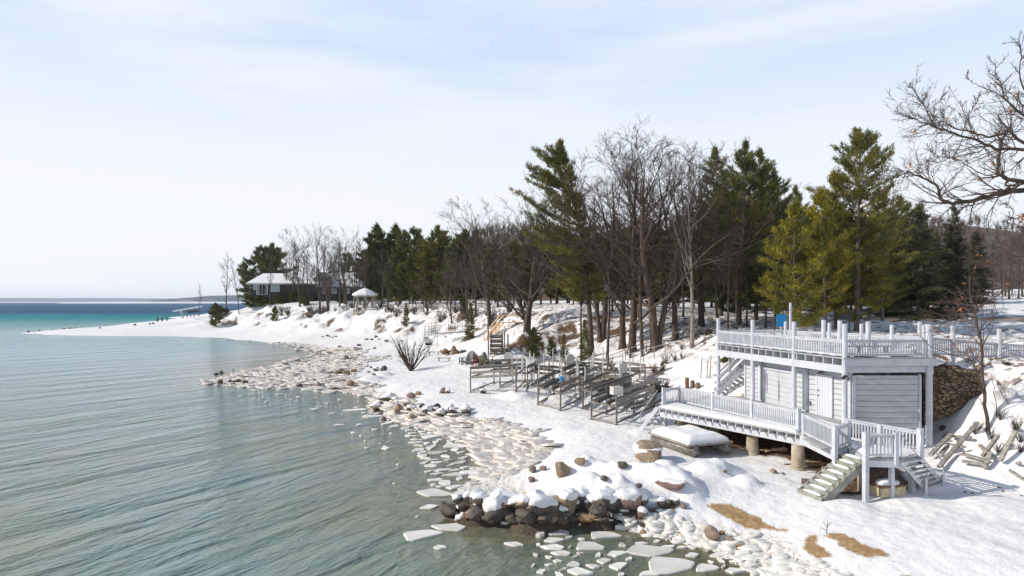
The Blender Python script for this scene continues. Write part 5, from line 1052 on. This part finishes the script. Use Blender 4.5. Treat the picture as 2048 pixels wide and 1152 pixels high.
# --- wood on the far hill: too many to count
r = np.random.default_rng(97); n = 7500; ii = r.integers(0, HX.size, n); hx = HX.ravel()[ii]+r.uniform(-3, 3, n); hy = HY.ravel()[ii]+r.uniform(-4, 4, n); hz = HZ.ravel()[ii]
kp = (hy < 470) & (hz > 12) & (hx > -70); hx, hy, hz = hx[kp], hy[kp], hz[kp]; n = len(hx); per = 26
c = np.repeat(np.stack([hx, hy, hz], 1), per, 0); hh = np.repeat(r.uniform(5, 8.5, n), per); t = r.uniform(.2, .9, n*per); c[:, 2] += hh*t*.7
d = r.normal(0, .55, (n*per, 3)); d[:, 2] = np.abs(d[:, 2])+.7; l = (hh*.42)[:, None]; s = np.cross(d, r.normal(size=d.shape)); s /= np.linalg.norm(s, axis=1)[:, None]
V = np.stack([c-s*.10, c+s*.10, c+d*l], 1).reshape(-1, 3)
tag(link_mesh('distant_wood', rawmesh('distant_wood', V, np.arange(len(V)).reshape(-1, 3)), mat('distant_twigs', (.12,.080,.062), .95, (.07,.05,.042), .03)), 'brown leafless forest covering the hills behind the shore', 'wood', None, 'stuff')
# ------------------------------------------------------------------ boat hoists and stored dock parts
def hoist(cs, h, name, label, rails=(.98,.74,.55), guides=(), bunks=True, wheel=None, beamm='galv', deckb=True, box=None, panel=None, group=None):
    """cs: four ground corners in order round the frame (front-left, front-right, back-right, back-left)"""
    cs = [Vector(c) for c in cs]; c0 = sum(cs, Vector())/4; base = min(c.z for c in cs)-.05
    o = thing(name, label, 'boat hoist', (c0.x, c0.y, base), group)
    for c in cs: MB().box((c.x, c.y, c.z+h/2-.1), (.085,.085,h+.2), .4).tube((c.x, c.y, c.z-.2), (c.x, c.y, c.z+.03), .13, .13, 10).build('leg', M[beamm], o)
    up = Vector((0,0,1)); long = ((0, 3), (1, 2)) if (cs[3]-cs[0]).length > (cs[1]-cs[0]).length else ((0, 1), (3, 2))
    short = ((0, 1), (3, 2)) if long[0] == (0, 3) else ((0, 3), (1, 2))
    for a, b in long:
        for k, f in enumerate(rails): MB().beam(cs[a]+up*h*f, cs[b]+up*h*f, .07, .20 if k else .24).build('side_rail', M[beamm], o)
    for a, b in short: MB().beam(cs[a]+up*h*rails[-1], cs[b]+up*h*rails[-1], .07, .14).build('cross_rail', M[beamm], o)
    for a, b in ((0,1),(1,2),(2,3),(3,0)):
        MB().beam(cs[a]+up*.12, cs[b]+up*.12, .07, .09).build('base_beam', M['graywood' if (a+b) % 3 else beamm], o)
    if bunks:
        for k in (.3, .7):
            a = cs[long[0][0]].lerp(cs[long[1][0]], k)+up*(h*rails[-1]+.14); b = cs[long[0][1]].lerp(cs[long[1][1]], k)+up*(h*rails[-1]+.14); MB().beam(a-(b-a)*.04, b+(b-a)*.05, .14, .16).build('bunk', M['darkwood'], o)
    if deckb:
        a, b = long[0]; MB().beam(cs[a]+up*(h+.02), cs[b]+up*(h+.02), .26, .07).build('canopy_beam', M['darkwood'], o)
    for (a, b, t, hh) in guides:
        q = cs[a].lerp(cs[b], t); MB().tube(q+up*h*.35, q+up*(h+hh), .045, .045, 8).build('guide_post', M['whitepipe'], o)
    if wheel is not None:
        q = cs[wheel]+up*(h+.25); MB().tube(q, q+Vector((.03,-.16,0)), .36, .36, 18).tube(q+Vector((0,.1,0)), q+Vector((0,-.2,0)), .05, .05, 8).build('winch_cover', M['whitepipe'], o)
    if box is not None:
        q = cs[box]+up*(h+.12); w = MB().box(q, (.62,.5,.46), .3); w.build('motor_box', M['whitepipe'], o)
    if panel:
        a, b, t0, t1 = panel; p = cs[a].lerp(cs[b], t0)+up*(h+.08); q = cs[a].lerp(cs[b], t1)+up*(h+.08); MB().beam(p, q, .05, .42).build('side_panel', M['whitepipe'], o)
    return o
def gp_(u, v, z0=1.0): return G(u, v, z0)
HST = [
 ([(941,785),(1032,783),(1050,765),(988,767)], 2.0, 'boat_hoist','long grey boat hoist nearest the lake, leftmost of the row', dict(rails=(1.0,.80,.62), guides=((1,2,.1,.6),(1,2,.75,.6)), bunks=False, deckb=True)),
 ([(1076,810),(1121,821),(1160,800),(1108,790)], 1.75, 'boat_hoist','boat hoist with a bright blue winch cover on its front post', dict(guides=((0,3,.05,1.0),(3,2,.3,1.0),(1,2,.9,1.0)), rails=(.95,.7))),
 ([(1166,818),(1213,829),(1262,805),(1208,797)], 1.8, 'boat_hoist','boat hoist just left of the one with a white motor box', dict(guides=((0,3,.1,1.0),(3,2,.6,1.0),(0,3,.95,.9)), rails=(.95,.72), panel=(0,3,.55,.85))),
 ([(1183,839),(1233,850),(1309,815),(1262,806)], 1.9, 'boat_hoist','largest boat hoist in front with a white motor box on its post', dict(box=1, rails=(.97,.74,.58), guides=((0,3,.98,.8),))),
 ([(1000,775),(1055,777),(1075,764),(1025,762)], 1.8, 'boat_hoist','boat hoist with thin white guide poles behind the leftmost hoist', dict(guides=((0,1,.45,.9),(0,1,.8,.8),(1,2,.3,.9),(3,2,.7,.9)), bunks=False, deckb=False, rails=(.98,.7))),
 ([(1064,771),(1105,777),(1140,763),(1098,758)], 1.75, 'boat_hoist','boat hoist with pale side panels beneath the two evergreen bushes', dict(guides=((0,1,.1,1.0),(0,1,.6,1.0),(1,2,.4,1.0),(3,2,.2,1.0),(3,2,.8,1.0)), wheel=2, panel=(0,3,.15,.8), rails=(.95,.65))),
 ([(1126,780),(1172,787),(1205,771),(1158,765)], 1.7, 'boat_hoist','boat hoist with a cream panel in front of the leaning pine', dict(guides=((0,1,.6,1.0),(1,2,.3,1.0),(3,2,.6,.9)), panel=(0,3,.2,.95), rails=(.95,.7))),
 ([(1200,781),(1245,789),(1290,773),(1245,766)], 1.7, 'boat_hoist','boat hoist with a round white winch cover near the picnic table', dict(guides=((0,1,.1,.9),(1,2,.8,1.0),(3,2,.3,1.0)), wheel=1, rails=(.95,.7))),
 ([(1130,764),(1170,768),(1215,757),(1178,753)], 1.6, 'boat_hoist','low dark boat hoist farthest back under the leaning pine', dict(guides=((0,3,.2,.9),(1,2,.8,1.1),(1,2,.4,1.1)), rails=(.95,.75)))]
for cs, h, nm, lb, kw in HST: hoist([gp_(*c) for c in cs], h, nm, lb, **kw)
q = gp_(1122,821)+Vector((0,0,1.95)); tb = thing('winch_cover', 'bright blue winch cover hanging on a front post of a boat hoist', 'cover', q)
MB().tube(q+Vector((0,-.1,0)), q+Vector((0,-.12,.32)), .09, .14, 10).build('cover', M['tarpblue'], tb)
MB().beam(q+Vector((0,-.12,.5)), q+Vector((.0,-.12,.7)), .05, .05).build('strap', M['whitepipe'], tb)
# dock sections lying in the hoist yard
def dock(p, q, w, z, label, name='dock_section', legs=True, group=None):
    p, q = Vector(p), Vector(q); d = (q-p).normalized(); n = Vector((-d.y, d.x, 0)); o = thing(name, label, 'dock section', (*((p+q)/2).xy, min(p.z, q.z)), group)
    for s in (-1, 1): MB().beam(p+n*w/2*s+Vector((0,0,z)), q+n*w/2*s+Vector((0,0,z)), .05, .14).build('side_beam', M['galv'], o)
    k = int((q-p).length/.22); m_ = MB()
    for i in range(k): c = p+(q-p)*((i+.5)/k)+Vector((0,0,z+.06)); m_.beam(c-n*w/2*.96, c+n*w/2*.96, .15, .03)
    m_.build('planks', M['graywood'], o)
    if legs:
        for t in (.08, .92):
            for s in (-1, 1): c = p.lerp(q, t)+n*w/2*s; MB().tube((c.x, c.y, gz(c.x, c.y)-.1), (c.x, c.y, c.z+z+.5), .03, .03, 6).build('leg', M['galv'], o)
    return o
dock(gp_(1240,800), gp_(1318,790), .9, .9, 'weathered dock section lying across the right end of the hoist row')
dock(gp_(1215,812), gp_(1300,800), .9, .75, 'lower weathered dock section in front of the picnic table')
dock(gp_(1150,795), gp_(1230,782), .9, .95, 'weathered dock section resting among the middle hoists')
dock(gp_(1080,792), gp_(1150,778), .8, .8, 'narrow weathered dock section behind the hoist with the blue cover')
dock(gp_(1255,830), gp_(1322,812), .8, .45, 'dock section low on the snow beside the end stairs of the boathouse')
dock(gp_(880,688), gp_(928,684), 1.6, 1.6, 'raised grey dock frame standing below the bluff left of the narrow spruce')
for u0, u1, v in ((848,872,672),(892,930,668),(845,880,677)):
    p, q = gp_(u0, v, 1.8), gp_(u1, v-3, 1.8); o = thing('stored_rail', 'thin grey metal railing frame leaning by the foot of the bluff', 'railing', ((p+q)/2), 'stored railing frames below the bluff')
    m_ = MB()
    for i in range(9): c = p.lerp(q, i/8); m_.tube(c, c+Vector((0,0,2.0)), .03, .03, 5)
    m_.beam(p+Vector((0,0,1.9)), q+Vector((0,0,1.9)), .05, .05).beam(p+Vector((0,0,1.0)), q+Vector((0,0,1.0)), .05, .05); m_.build('frame', M['galv'], o)
# picnic table
q = gp_(1292,755,1.9); pt_ = thing('picnic_table', 'brown wooden picnic table on the snow beside the hoists', 'picnic table', q, rz=0)
ax = Vector((1,.25,0)).normalized(); ay = Vector((-.25,1,0)).normalized()
MB().beam(q-ax*1.1+Vector((0,0,.78)), q+ax*1.1+Vector((0,0,.78)), .85, .06).build('table_top', M['orangebark'], pt_)
for s in (-1, 1):
    MB().beam(q-ax*1.1+ay*.75*s+Vector((0,0,.45)), q+ax*1.1+ay*.75*s+Vector((0,0,.45)), .28, .05).build('bench', M['orangebark'], pt_)
    for t in (-1, 1): MB().beam(q+ax*.8*s+ay*.15*t+Vector((0,0,.75)), q+ax*.8*s+ay*.65*t, .09, .05).build('leg', M['orangebark'], pt_)
    MB().beam(q+ax*.8*s-ay*.75+Vector((0,0,.42)), q+ax*.8*s+ay*.75+Vector((0,0,.42)), .09, .05).build('brace', M['orangebark'], pt_)
# adirondack chairs
def chair(m, label, loc, rz, group='garden chairs round the beach fire place'):
    o = thing('garden_chair', label, 'garden chair', (0,0,0), group)
    MB().beam((-.02,.25,.38), (0,-.35,.28), .55, .04).build('seat', M[m], o)
    b = MB()
    for i in range(5): x = (i-2)*.115; hh = 1.05-.05*abs(i-2)**1.5; b.beam((x,-.28,.27), (x*1.15,-.55,hh), .10, .025)
    b.beam((-.28,-.42,.6), (.28,-.42,.6), .03, .07); b.build('backrest', M[m], o)
    for s in (-1, 1):
        MB().box((s*.33,-.05,.60), (.13,.66,.03)).build('armrest', M[m], o); MB().box((s*.30,.24,.30), (.04,.09,.60)).build('leg', M[m], o); MB().beam((s*.29,.2,.3), (s*.29,-.6,.05), .04, .1).build('leg', M[m], o)
    o.location = loc; o.rotation_euler.z = rz; return o
for u, v, m, rz, lb in ((926,729,'greychair',2.0,'dark grey garden chair, leftmost of the chair circle'),(934,730,'greychair',2.2,'dark grey garden chair, second from the left of the chair circle'),(943,725,'redplastic',3.1,'dark red garden chair at the back of the chair circle'),(951,731,'redplastic',.2,'dark red garden chair with its back to the hoists'),(961,728,'redplastic',-1.8,'dark red garden chair on the right of the chair circle'),(968,732,'olive',-.3,'olive brown garden chair beside the red ones'),(977,727,'greychair',-2.2,'pale grey garden chair, rightmost of the chair circle')):
    c = chair(m, lb, gp_(u, v, 1.4), rz); c.scale = (1.15,)*3
for u, v, lb in ((991,729,'black tub left of the round white cover'),(998,729,'black tub right beside the other black tub')):
    q = gp_(u, v, 1.4); single('storage_tub', MB().box(q+Vector((0,0,.22)), (.55,.4,.42)).box(q+Vector((0,0,.45)), (.6,.45,.05)), 'black', lb, 'tub')
q = gp_(1017,728,1.5); single('round_cover', MB().tube(q+Vector((0,.05,.75)), q+Vector((0,-.1,.75)), .48, .48, 20).tube(q, q+Vector((0,0,.5)), .04, .04, 6), 'whitepipe', 'round pale grey disc on a stand behind the leftmost hoist', 'disc')
# log seats
random.seed(5)
lg = thing('log_pile', 'heap of short brown logs stacked round the fire place on the beach', 'log pile', gp_(905,709,1.4)); q0 = ORG[lg.name]
for i in range(9):
    c = q0+Vector((random.uniform(-1.6,1.6), random.uniform(-.9,.9), 0)); a = random.uniform(0,3.1); d = Vector((math.cos(a), math.sin(a), random.choice([0,0,1.2])))*.45; r0 = random.uniform(.2,.33)
    MB().tube(c-d+Vector((0,0,r0)), c+d+Vector((0,0,r0+.2)), r0, r0*.9, 10).build('log', M['orangebark' if i % 2 else 'barkred'], lg, True)
for u, v, lb in ((868,710,'low dark picnic bench on the beach left of the log heap'),(888,723,'overturned red bench half sunk in the snow')):
    q = gp_(u, v, 1.3); o = thing('bench', lb, 'bench', q); MB().box(q+Vector((0,0,.42)), (1.7,.4,.06)).build('seat', M['orangebark'], o)
    for s in (-.6, .6): MB().box(q+Vector((s,0,.2)), (.08,.36,.42)).build('leg', M['orangebark'], o)
q = gp_(857,690,1.7); single('round_cover', MB().tube(q+Vector((0,.05,.45)), q+Vector((0,-.1,.45)), .6, .6, 20).box(q+Vector((0,0,.1)), (.9,.2,.4)), 'whitepipe', 'pale grey arched lid standing in the snow below the bluff', 'lid')
# new timber stairs on the bluff
pb_, ptp = gp_(968,684,1.9), None
p0 = Vector(pb_); p1 = Vector(C(1000, p0.y-2, zat(645, p0.y-2))); wst = thing('timber_stairs', 'new light brown timber stairs with handrails climbing the bluff', 'stairs', p0)
wv = Vector((.5,-1.3,0))
for o_ in (Vector((0,0,0)), wv):
    MB().beam(p0+o_, p1+o_, .08, .3).build('stringer', M['yellowwood'], wst)
    MB().beam(p0+o_+Vector((0,0,1)), p1+o_+Vector((0,0,1)), .12, .14).build('handrail', M['yellowwood'], wst)
    for k in range(5): q = p0.lerp(p1, k/4)+o_; MB().box(q+Vector((0,0,.45)), (.12,.12,1.2)).build('post', M['yellowwood'], wst)
for k in range(9): q = p0.lerp(p1, (k+.5)/9)+Vector((0,0,.12)); MB().beam(q, q+wv, .3, .05).build('tread', M['yellowwood'], wst)
pl = p1+Vector((3.2,-.3,.1)); MB().beam(p1+wv*.5, pl+wv*.5, 1.3, .1).build('landing', M['yellowwood'], wst)
for o_ in (Vector((0,0,0)), wv): MB().beam(p1+o_+Vector((0,0,1)), pl+o_+Vector((0,0,.8)), .12, .14).build('handrail', M['yellowwood'], wst)
# crib of stacked timbers
q = gp_(993,710,1.8); cr_ = thing('timber_crib', 'square crib of stacked weathered timbers with tall corner posts', 'timber crib', q); m_ = MB()
for k in range(9): m_.box(q+Vector((0,.6*(k % 2),.14+k*.24)), (1.4,.2,.2)).box(q+Vector((.6*(-1)**k,.5,.26+k*.24)), (.2,1.2,.2))
m_.build('timbers', M['graywood'], cr_)
for dx, hh, dy in ((-.85,3.0,-.2),(.85,2.6,0),(-.6,2.4,1.1),(1.2,2.2,.8)): MB().box(q+Vector((dx,dy,hh/2)), (.16,.16,hh)).build('corner_post', M['graywood'], cr_)
# railings on the slope under the oaks
for k, (a, b) in enumerate((((1215,735),(1395,672)),((1225,740),(1330,712)))):
    p, q = gp_(*a, 2.5), gp_(*b, 4.2); o = thing('slope_handrail', ['long thin wooden handrail climbing the slope under the oaks', 'shorter thin handrail lower on the slope under the oaks'][k], 'handrail', p)
    MB().tube(p+Vector((0,0,1)), q+Vector((0,0,1)), .04, .04, 6).build('rail', M['graywood'], o)
    for t in range(6): c = p.lerp(q, t/5); z = gz(c.x, c.y); MB().tube((c.x, c.y, z-.2), (c.x, c.y, c.z+1), .045, .045, 6).build('post', M['graywood'], o)
# crates beside the raft and stairs
q = G(1775,988,1.0); bx = thing('weathered_crate', 'old rusty wooden crate with a snow cushion on top beside the landing post', 'crate', q)
rz = .25; MB().box(q+Vector((0,0,.16)), (1.05,.62,.34), rz).build('body', mat('cream_crate', (.40,.33,.20), .85, (.55,.47,.32), 6), bx); MB().box(q+Vector((0,0,.35)), (1.12,.69,.06), rz).build('rim', M['orangebark'], bx)
sb_ = MB(); V = IV*[.48,.29,.15]; ct, st_ = math.cos(rz), math.sin(rz); V = np.stack([V[:,0]*ct-V[:,1]*st_, V[:,0]*st_+V[:,1]*ct, V[:,2]], 1)+[0,0,.42]
link_mesh('snow_cover', rawmesh('snow_cover', V, IF, True), M['snow'], bx)
q = G(1617,968,.9); single('log', MB().tube(q+Vector((-.25,.1,.08)), q+Vector((.25,-.1,.1)), .13, .12, 12), 'barkred', 'short dark log end lying left of the wooden stairs', 'log', smooth=True)
# driftwood and boards under the deck
random.seed(9)
for i in range(16):
    x = random.uniform(11.9,13.2); y = random.uniform(29.3,33.0); x += (33-y)*.2; a = random.uniform(-.3,.9); z = gz(x, y)+.06+random.uniform(0,.1); L_ = random.uniform(.35,1.0); d = Vector((math.cos(a), math.sin(a), random.uniform(-.1,.15)))*L_
    c = Vector((x, y, z)); s_ = MB().beam(c-d, c+d, .07, .05).build('driftwood_stick', M['yellowwood' if i % 3 == 0 else 'orangebark'], None, False, c); tag(s_, 'loose brown stick lying on the bare ground under the lower deck', 'stick', 'sticks under the deck')
# aluminium frames on the right bank
def frame(pts, name, label, w=.12):
    o = thing(name, label, 'ladder frame', pts[0][0]); 
    for a, b in pts: MB().beam(a, b, w, .10).build('bar', M['graywood'], o)
    return o
def LP(u, v, dz=.12): q = G(u, v, 1.4); return q+Vector((0,0,dz))
frame([(LP(1860,920,.2), LP(1902,888,.45)), (LP(1878,943,.2), LP(1955,876,.7)), (LP(1893,900,.3), LP(1928,908,.3)), (LP(1900,885,.3), LP(1942,890,.35)), (LP(1880,915,.1), LP(1895,905,.3))], 'ladder_frame', 'weathered ladder shaped frame lying in the snow beside the metal stairs', .16)
frame([(LP(1965,925,.25), LP(1996,906,.7)), (LP(1925,918,.2), LP(1972,930,.2)), (LP(1925,932,.2), LP(1975,940,.2)), (LP(1970,942,.1), LP(1980,925,.4)), (LP(1960,905,.3), LP(1985,925,.2))], 'broken_ladder', 'smaller broken frame half buried in the middle of the right bank', .15)
frame([(LP(2000,932,.2), LP(2031,902,.8))], 'driftwood_beam', 'single weathered beam sticking out of the snow right of the frames', .16)
frame([(LP(2019,948,.15), LP(2060,975,.15)), (LP(2033,932,.1), LP(2041,941,.3))], 'loose_pipe', 'thin grey pipe on the snow at the right edge of the picture', .08)
# rocks and stump by the sapling
rock(1866,812,17,'rockdark',1.2,'snow covered boulder in the dark corner before the stone wall', z0=2.4, flat=.9, name='boulder')
rock(1885,860,8,'barkred',0,'dark exposed root clump on the shaded bank', z0=2.3); rock(2010,728,8,'rockdark',0,'small dark stone on top of the right bank', z0=5.2,flat=.5)
for u,v,z0 in ((1930,985,1),(1945,987,1),(2005,982,1),(2043,992,1),(1998,975,1)): rock(u,v,4,'rockpink',0,'reddish pebble clump melting out of the snow at right', 'pebbles melting out at right', flat=.5, z0=z0)
q = G(1653,1068,.6); tw_ = MB().tube(q, q+Vector((.05,0,.45)), .012, .008, 5).tube(q+Vector((.02,0,.2)), q+Vector((-.12,0,.42)), .01, .006, 5).tube(q+Vector((.03,0,.25)), q+Vector((.16,0,.4)), .01, .006, 5).tube(q+Vector((0,0,.1)), q+Vector((-.15,.05,.2)), .01, .006, 5)
single('twig', tw_, 'bark', 'small lone twig standing in the foreground snow', 'twig')
q = gp_(1318,784,2.0); pbx = thing('planter_box', 'dark planter box of dried brown flower stalks beside the lower deck', 'planter', q)
MB().box(q+Vector((0,0,.22)), (1.3,.5,.45), .2).build('box', M['black'], pbx); rr9 = random.Random(4); m_ = MB()
for i in range(40): a = q+Vector((rr9.uniform(-.6,.6), rr9.uniform(-.2,.2), .4)); m_.tube(a, a+Vector((rr9.uniform(-.2,.2), rr9.uniform(-.15,.15), rr9.uniform(.2,.55))), .02, .035, 5)
m_.build('dried_flowers', M['twigred'], pbx)
rock(965,787,8,'rockdark',1,'dark round rock under a thin snow arch in front of the leftmost hoist', z0=.9)
# signposts and pots by the left end of the lower deck
for u, v, h_ in ((1374,778,.75),(1385,776,.5),(1396,776,.35)):
    q = gp_(u, v, 2.2); single('stump_post', MB().tube(q-Vector((0,0,.2)), q+Vector((0,0,h_)), .14, .13, 10), 'orangebark', 'short brown stump post behind the left end of the lower deck', 'post', 'brown stump posts', smooth=False)
for u, h_ in ((1401,1.4),(1413,1.2),(1419,1.5)):
    q = gp_(u, 757, 2.6); single('thin_stake', MB().tube(q-Vector((0,0,.2)), q+Vector((.1,0,h_)), .03, .03, 6), 'galv', 'thin dark stake in the snow slope left of the boathouse', 'stake', 'stakes on the slope')

# ------------------------------------------------------------------ lake house and gazebo
HB = thing('lake_house', 'long dark lake house with white windows and a snow covered roof on the headland', 'house', (-60,190,7))
hy = 188.0
def hx(u): return (u-1024)/F*hy
def hzv(v): return zat(v, hy)
def wall(u0, u1, v0, v1, y0, dpt, name='wall', m='house'):
    x0, x1 = hx(u0), hx(u1); return MB().box(((x0+x1)/2, y0+dpt/2, (hzv(v0)+hzv(v1))/2), (x1-x0, dpt, hzv(v0)-hzv(v1))).build(name, M[m], HB)
wall(503,628,568,606,hy,11); wall(628,712,573,606,hy+2.5,9)
def hip(u0, u1, ve, ur0, ur1, vr, y0, dpt, ov=.8):
    x0, x1 = hx(u0), hx(u1); e_ = hzv(ve); r_ = hzv(vr); xr0, xr1 = hx(ur0), hx(ur1); m_ = MB(); ym = y0+dpt/2
    V = [(x0-ov, y0-ov, e_), (x1+ov, y0-ov, e_), (x1+ov, y0+dpt+ov, e_), (x0-ov, y0+dpt+ov, e_), (xr0, ym, r_), (xr1, ym, r_)]
    V += [(a, b, c-.35) for a, b, c in V[:4]]
    m_.add(V, [(0,1,5,4), (1,2,5), (2,3,4,5), (3,0,4), (0,6,7,1), (1,7,8,2), (2,8,9,3), (3,9,6,0), (6,9,8,7)]); return m_.build('snowy_roof', M['snow'], HB)
hip(500,632,566,512,560,545,hy,11); hip(545,660,562,580,600,533,hy+1.5,12); hip(628,712,571,640,700,543,hy+2.5,9)
MB().beam((hx(497), hy-.95, hzv(567.5)), (hx(634), hy-.95, hzv(567.5)), .15, .35).build('eaves_board', M['whitepipe'], HB)
MB().beam((hx(630), hy+1.5, hzv(572.5)), (hx(714), hy+1.5, hzv(572.5)), .15, .35).build('eaves_board', M['whitepipe'], HB)
def win(u0, u1, v0, v1, nx, ny=1, yy=None, gm='glass'):
    yy = hy-.06 if yy is None else yy; x0, x1, z0, z1 = hx(u0), hx(u1), hzv(v1), hzv(v0); f = MB()
    for i in range(nx+1): x = x0+(x1-x0)*i/nx; f.box((x, yy-.06, (z0+z1)/2), (.26 if nx < 5 else .18, .12, z1-z0+.2))
    for j in range(ny+1): z = z0+(z1-z0)*j/ny; f.box(((x0+x1)/2, yy-.075, z), (x1-x0+.25, .11, .22 if j in (0, ny) else .08))
    w = f.build('window', M['paint'], HB); MB().box(((x0+x1)/2, yy, (z0+z1)/2), (x1-x0, .06, z1-z0)).build('pane', M[gm], w); return w
win(508,512.5,570,579,1); win(514,521,569,589,1); win(521,528,569,589,1,1,None,'glassdark'); win(528,535,569,589,1,1,None,'glassdark'); win(543,558.5,568,583,4,2)
win(640,646,577,586,1,1,hy+2.4); win(660,668,577,586,1,1,hy+2.4); win(684,694,577,586,2,1,hy+2.4)
g0 = [(hx(630), hy-.3, hzv(562)), (hx(656), hy-.3, hzv(562)), (hx(643), hy-.3, hzv(546))]
MB().add(g0+[(a, hy+4, c) for a, b, c in g0], [(0,1,2), (5,4,3), (0,3,4,1)]).build('gable', M['greychair'], HB)
MB().add([(a+(-.6 if i == 0 else .6 if i == 1 else 0), hy-.6, c+.35) for i, (a, b, c) in enumerate(g0)]+[(a+(-.6 if i == 0 else .6 if i == 1 else 0), hy+5, c+.35) for i, (a, b, c) in enumerate(g0)], [(0,2,5,3), (2,1,4,5)]).build('gable_roof', M['snow'], HB)
MB().box((hx(575), hy+8, hzv(537)), (1.2,1,2.2)).build('chimney', M['house'], HB)
gy = 150.0; gxc = (730-1024)/F*gy; gzb = gz(gxc, gy)
GZ = thing('gazebo', 'octagonal open gazebo with a snow covered roof at the edge of the bluff', 'gazebo', (gxc, gy, gzb))
gr_ = 25/F*gy*.93; et, rt = zat(590, gy), zat(576, gy); m_ = MB(); V = []
for r_, z in ((gr_*1.08, et-.1), (gr_*1.08, et+.25), (gr_*.6, et+(rt-et)*.62), (gr_*.08, rt)):
    for i in range(8): a = i*math.pi/4+.3; V.append((gxc+r_*math.cos(a), gy+r_*math.sin(a), z))
m_.add(V, [(k*8+i, k*8+(i+1) % 8, k*8+8+(i+1) % 8, k*8+8+i) for k in range(3) for i in range(8)]+[tuple(range(24, 32)), tuple(range(7, -1, -1))]); m_.build('snowy_roof', M['snow'], GZ)
for i in range(8):
    a = i*math.pi/4+.3; x, y = gxc+gr_*.92*math.cos(a), gy+gr_*.92*math.sin(a); b = a+math.pi/4; x2, y2 = gxc+gr_*.92*math.cos(b), gy+gr_*.92*math.sin(b)
    MB().box((x, y, (gzb+et)/2), (.2,.2,et-gzb)).build('post', M['graywood'], GZ); MB().beam((x, y, gzb+1.0), (x2, y2, gzb+1.0), .08, .1).beam((x, y, gzb+.4), (x2, y2, gzb+.4), .05, .08).beam((x, y, et-.25), (x2, y2, et-.25), .12, .3).build('railing', M['graywood'], GZ)
MB().tube((gxc, gy, gzb-.3), (gxc, gy, gzb+.15), gr_, gr_, 8).build('floor', M['graywood'], GZ); MB().tube((gxc, gy, rt), (gxc, gy, rt+.8), .12, .02, 8).build('finial', M['galv'], GZ)
# low fence on the bluff
BF = thing('bluff_fence', 'low dark wooden rail fence along the top of the bluff right of the gazebo', 'fence', C(860,134,7.2)); prev = None
for i in range(20):
    u = 765+i*11; y = 146-(u-765)*.15; x = (u-1024)/F*y; z = gz(x, y); MB().box((x, y, z+.6), (.16,.16,1.3)).build('post', M['graywood'], BF)
    if prev: MB().beam((*prev[:2], prev[2]+1.1), (x, y, z+1.1), .08, .14).beam((*prev[:2], prev[2]+.6), (x, y, z+.6), .08, .14).build('rail', M['graywood'], BF)
    prev = (x, y, z)
# far spit: boat lift boom and posts
p = Vector(C(347,265,zat(623,265))); q = Vector(C(404,300,zat(613,300))); bl = thing('dock_ramp', 'long white dock ramp raised on thin legs at the far spit', 'dock', C(362,262,1))
MB().beam(p, q, .9, .12).beam(p+Vector((0,-.5,.35)), q+Vector((0,-.5,.35)), .1, .12).build('ramp', M['snow'], bl)
for u in (360,364): MB().beam(C(u,268,zat(621,268)), C(u+3,268,zat(637,268)), .2, .2).build('leg', M['whitepipe'], bl)
for u, v in ((366,638),(374,637),(381,637),(389,636),(396,636)):
    c = C(u,250,zat(v,250)); single('mooring_post', MB().tube((c[0], c[1], c[2]-.6), (c[0], c[1], c[2]+1.3), .2, .2, 8), 'graywood', 'short dark post in the row on the far spit', 'post', 'posts on the far spit', c)
for u, v in ((381,624),(392,623)):
    c = Vector(C(u,330,zat(v,330))); single('covered_boat', MB().box(c+Vector((0,0,.5)), (2.6,1.2,.5)).box(c+Vector((0,0,-.1)), (2.2,.9,.8)), 'black', 'small dark covered boat on the far spit', 'boat', 'dark boats on the far spit', tuple(c))
# ------------------------------------------------------------------ air
hz = bpy.data.materials.new('haze'); hz.use_nodes = True; N, L = nodes(hz); N.remove(N['Principled BSDF']); vp = N.new('ShaderNodeVolumePrincipled')
vp.inputs['Color'].default_value = (.80,.91,1.0,1); vp.inputs['Density'].default_value = .00007; vp.inputs['Anisotropy'].default_value = .3
L.new(vp.outputs[0], N['Material Output'].inputs['Volume'])
hb = MB().box((0, 4500, 58), (24000, 13400, 124)); ho = hb.build('haze', hz, None, False, (0, 4500, -4)); tag(ho, 'thin pale blue air that fades the far shore', 'haze', None, 'stuff')
S.cycles.volume_bounces = 2
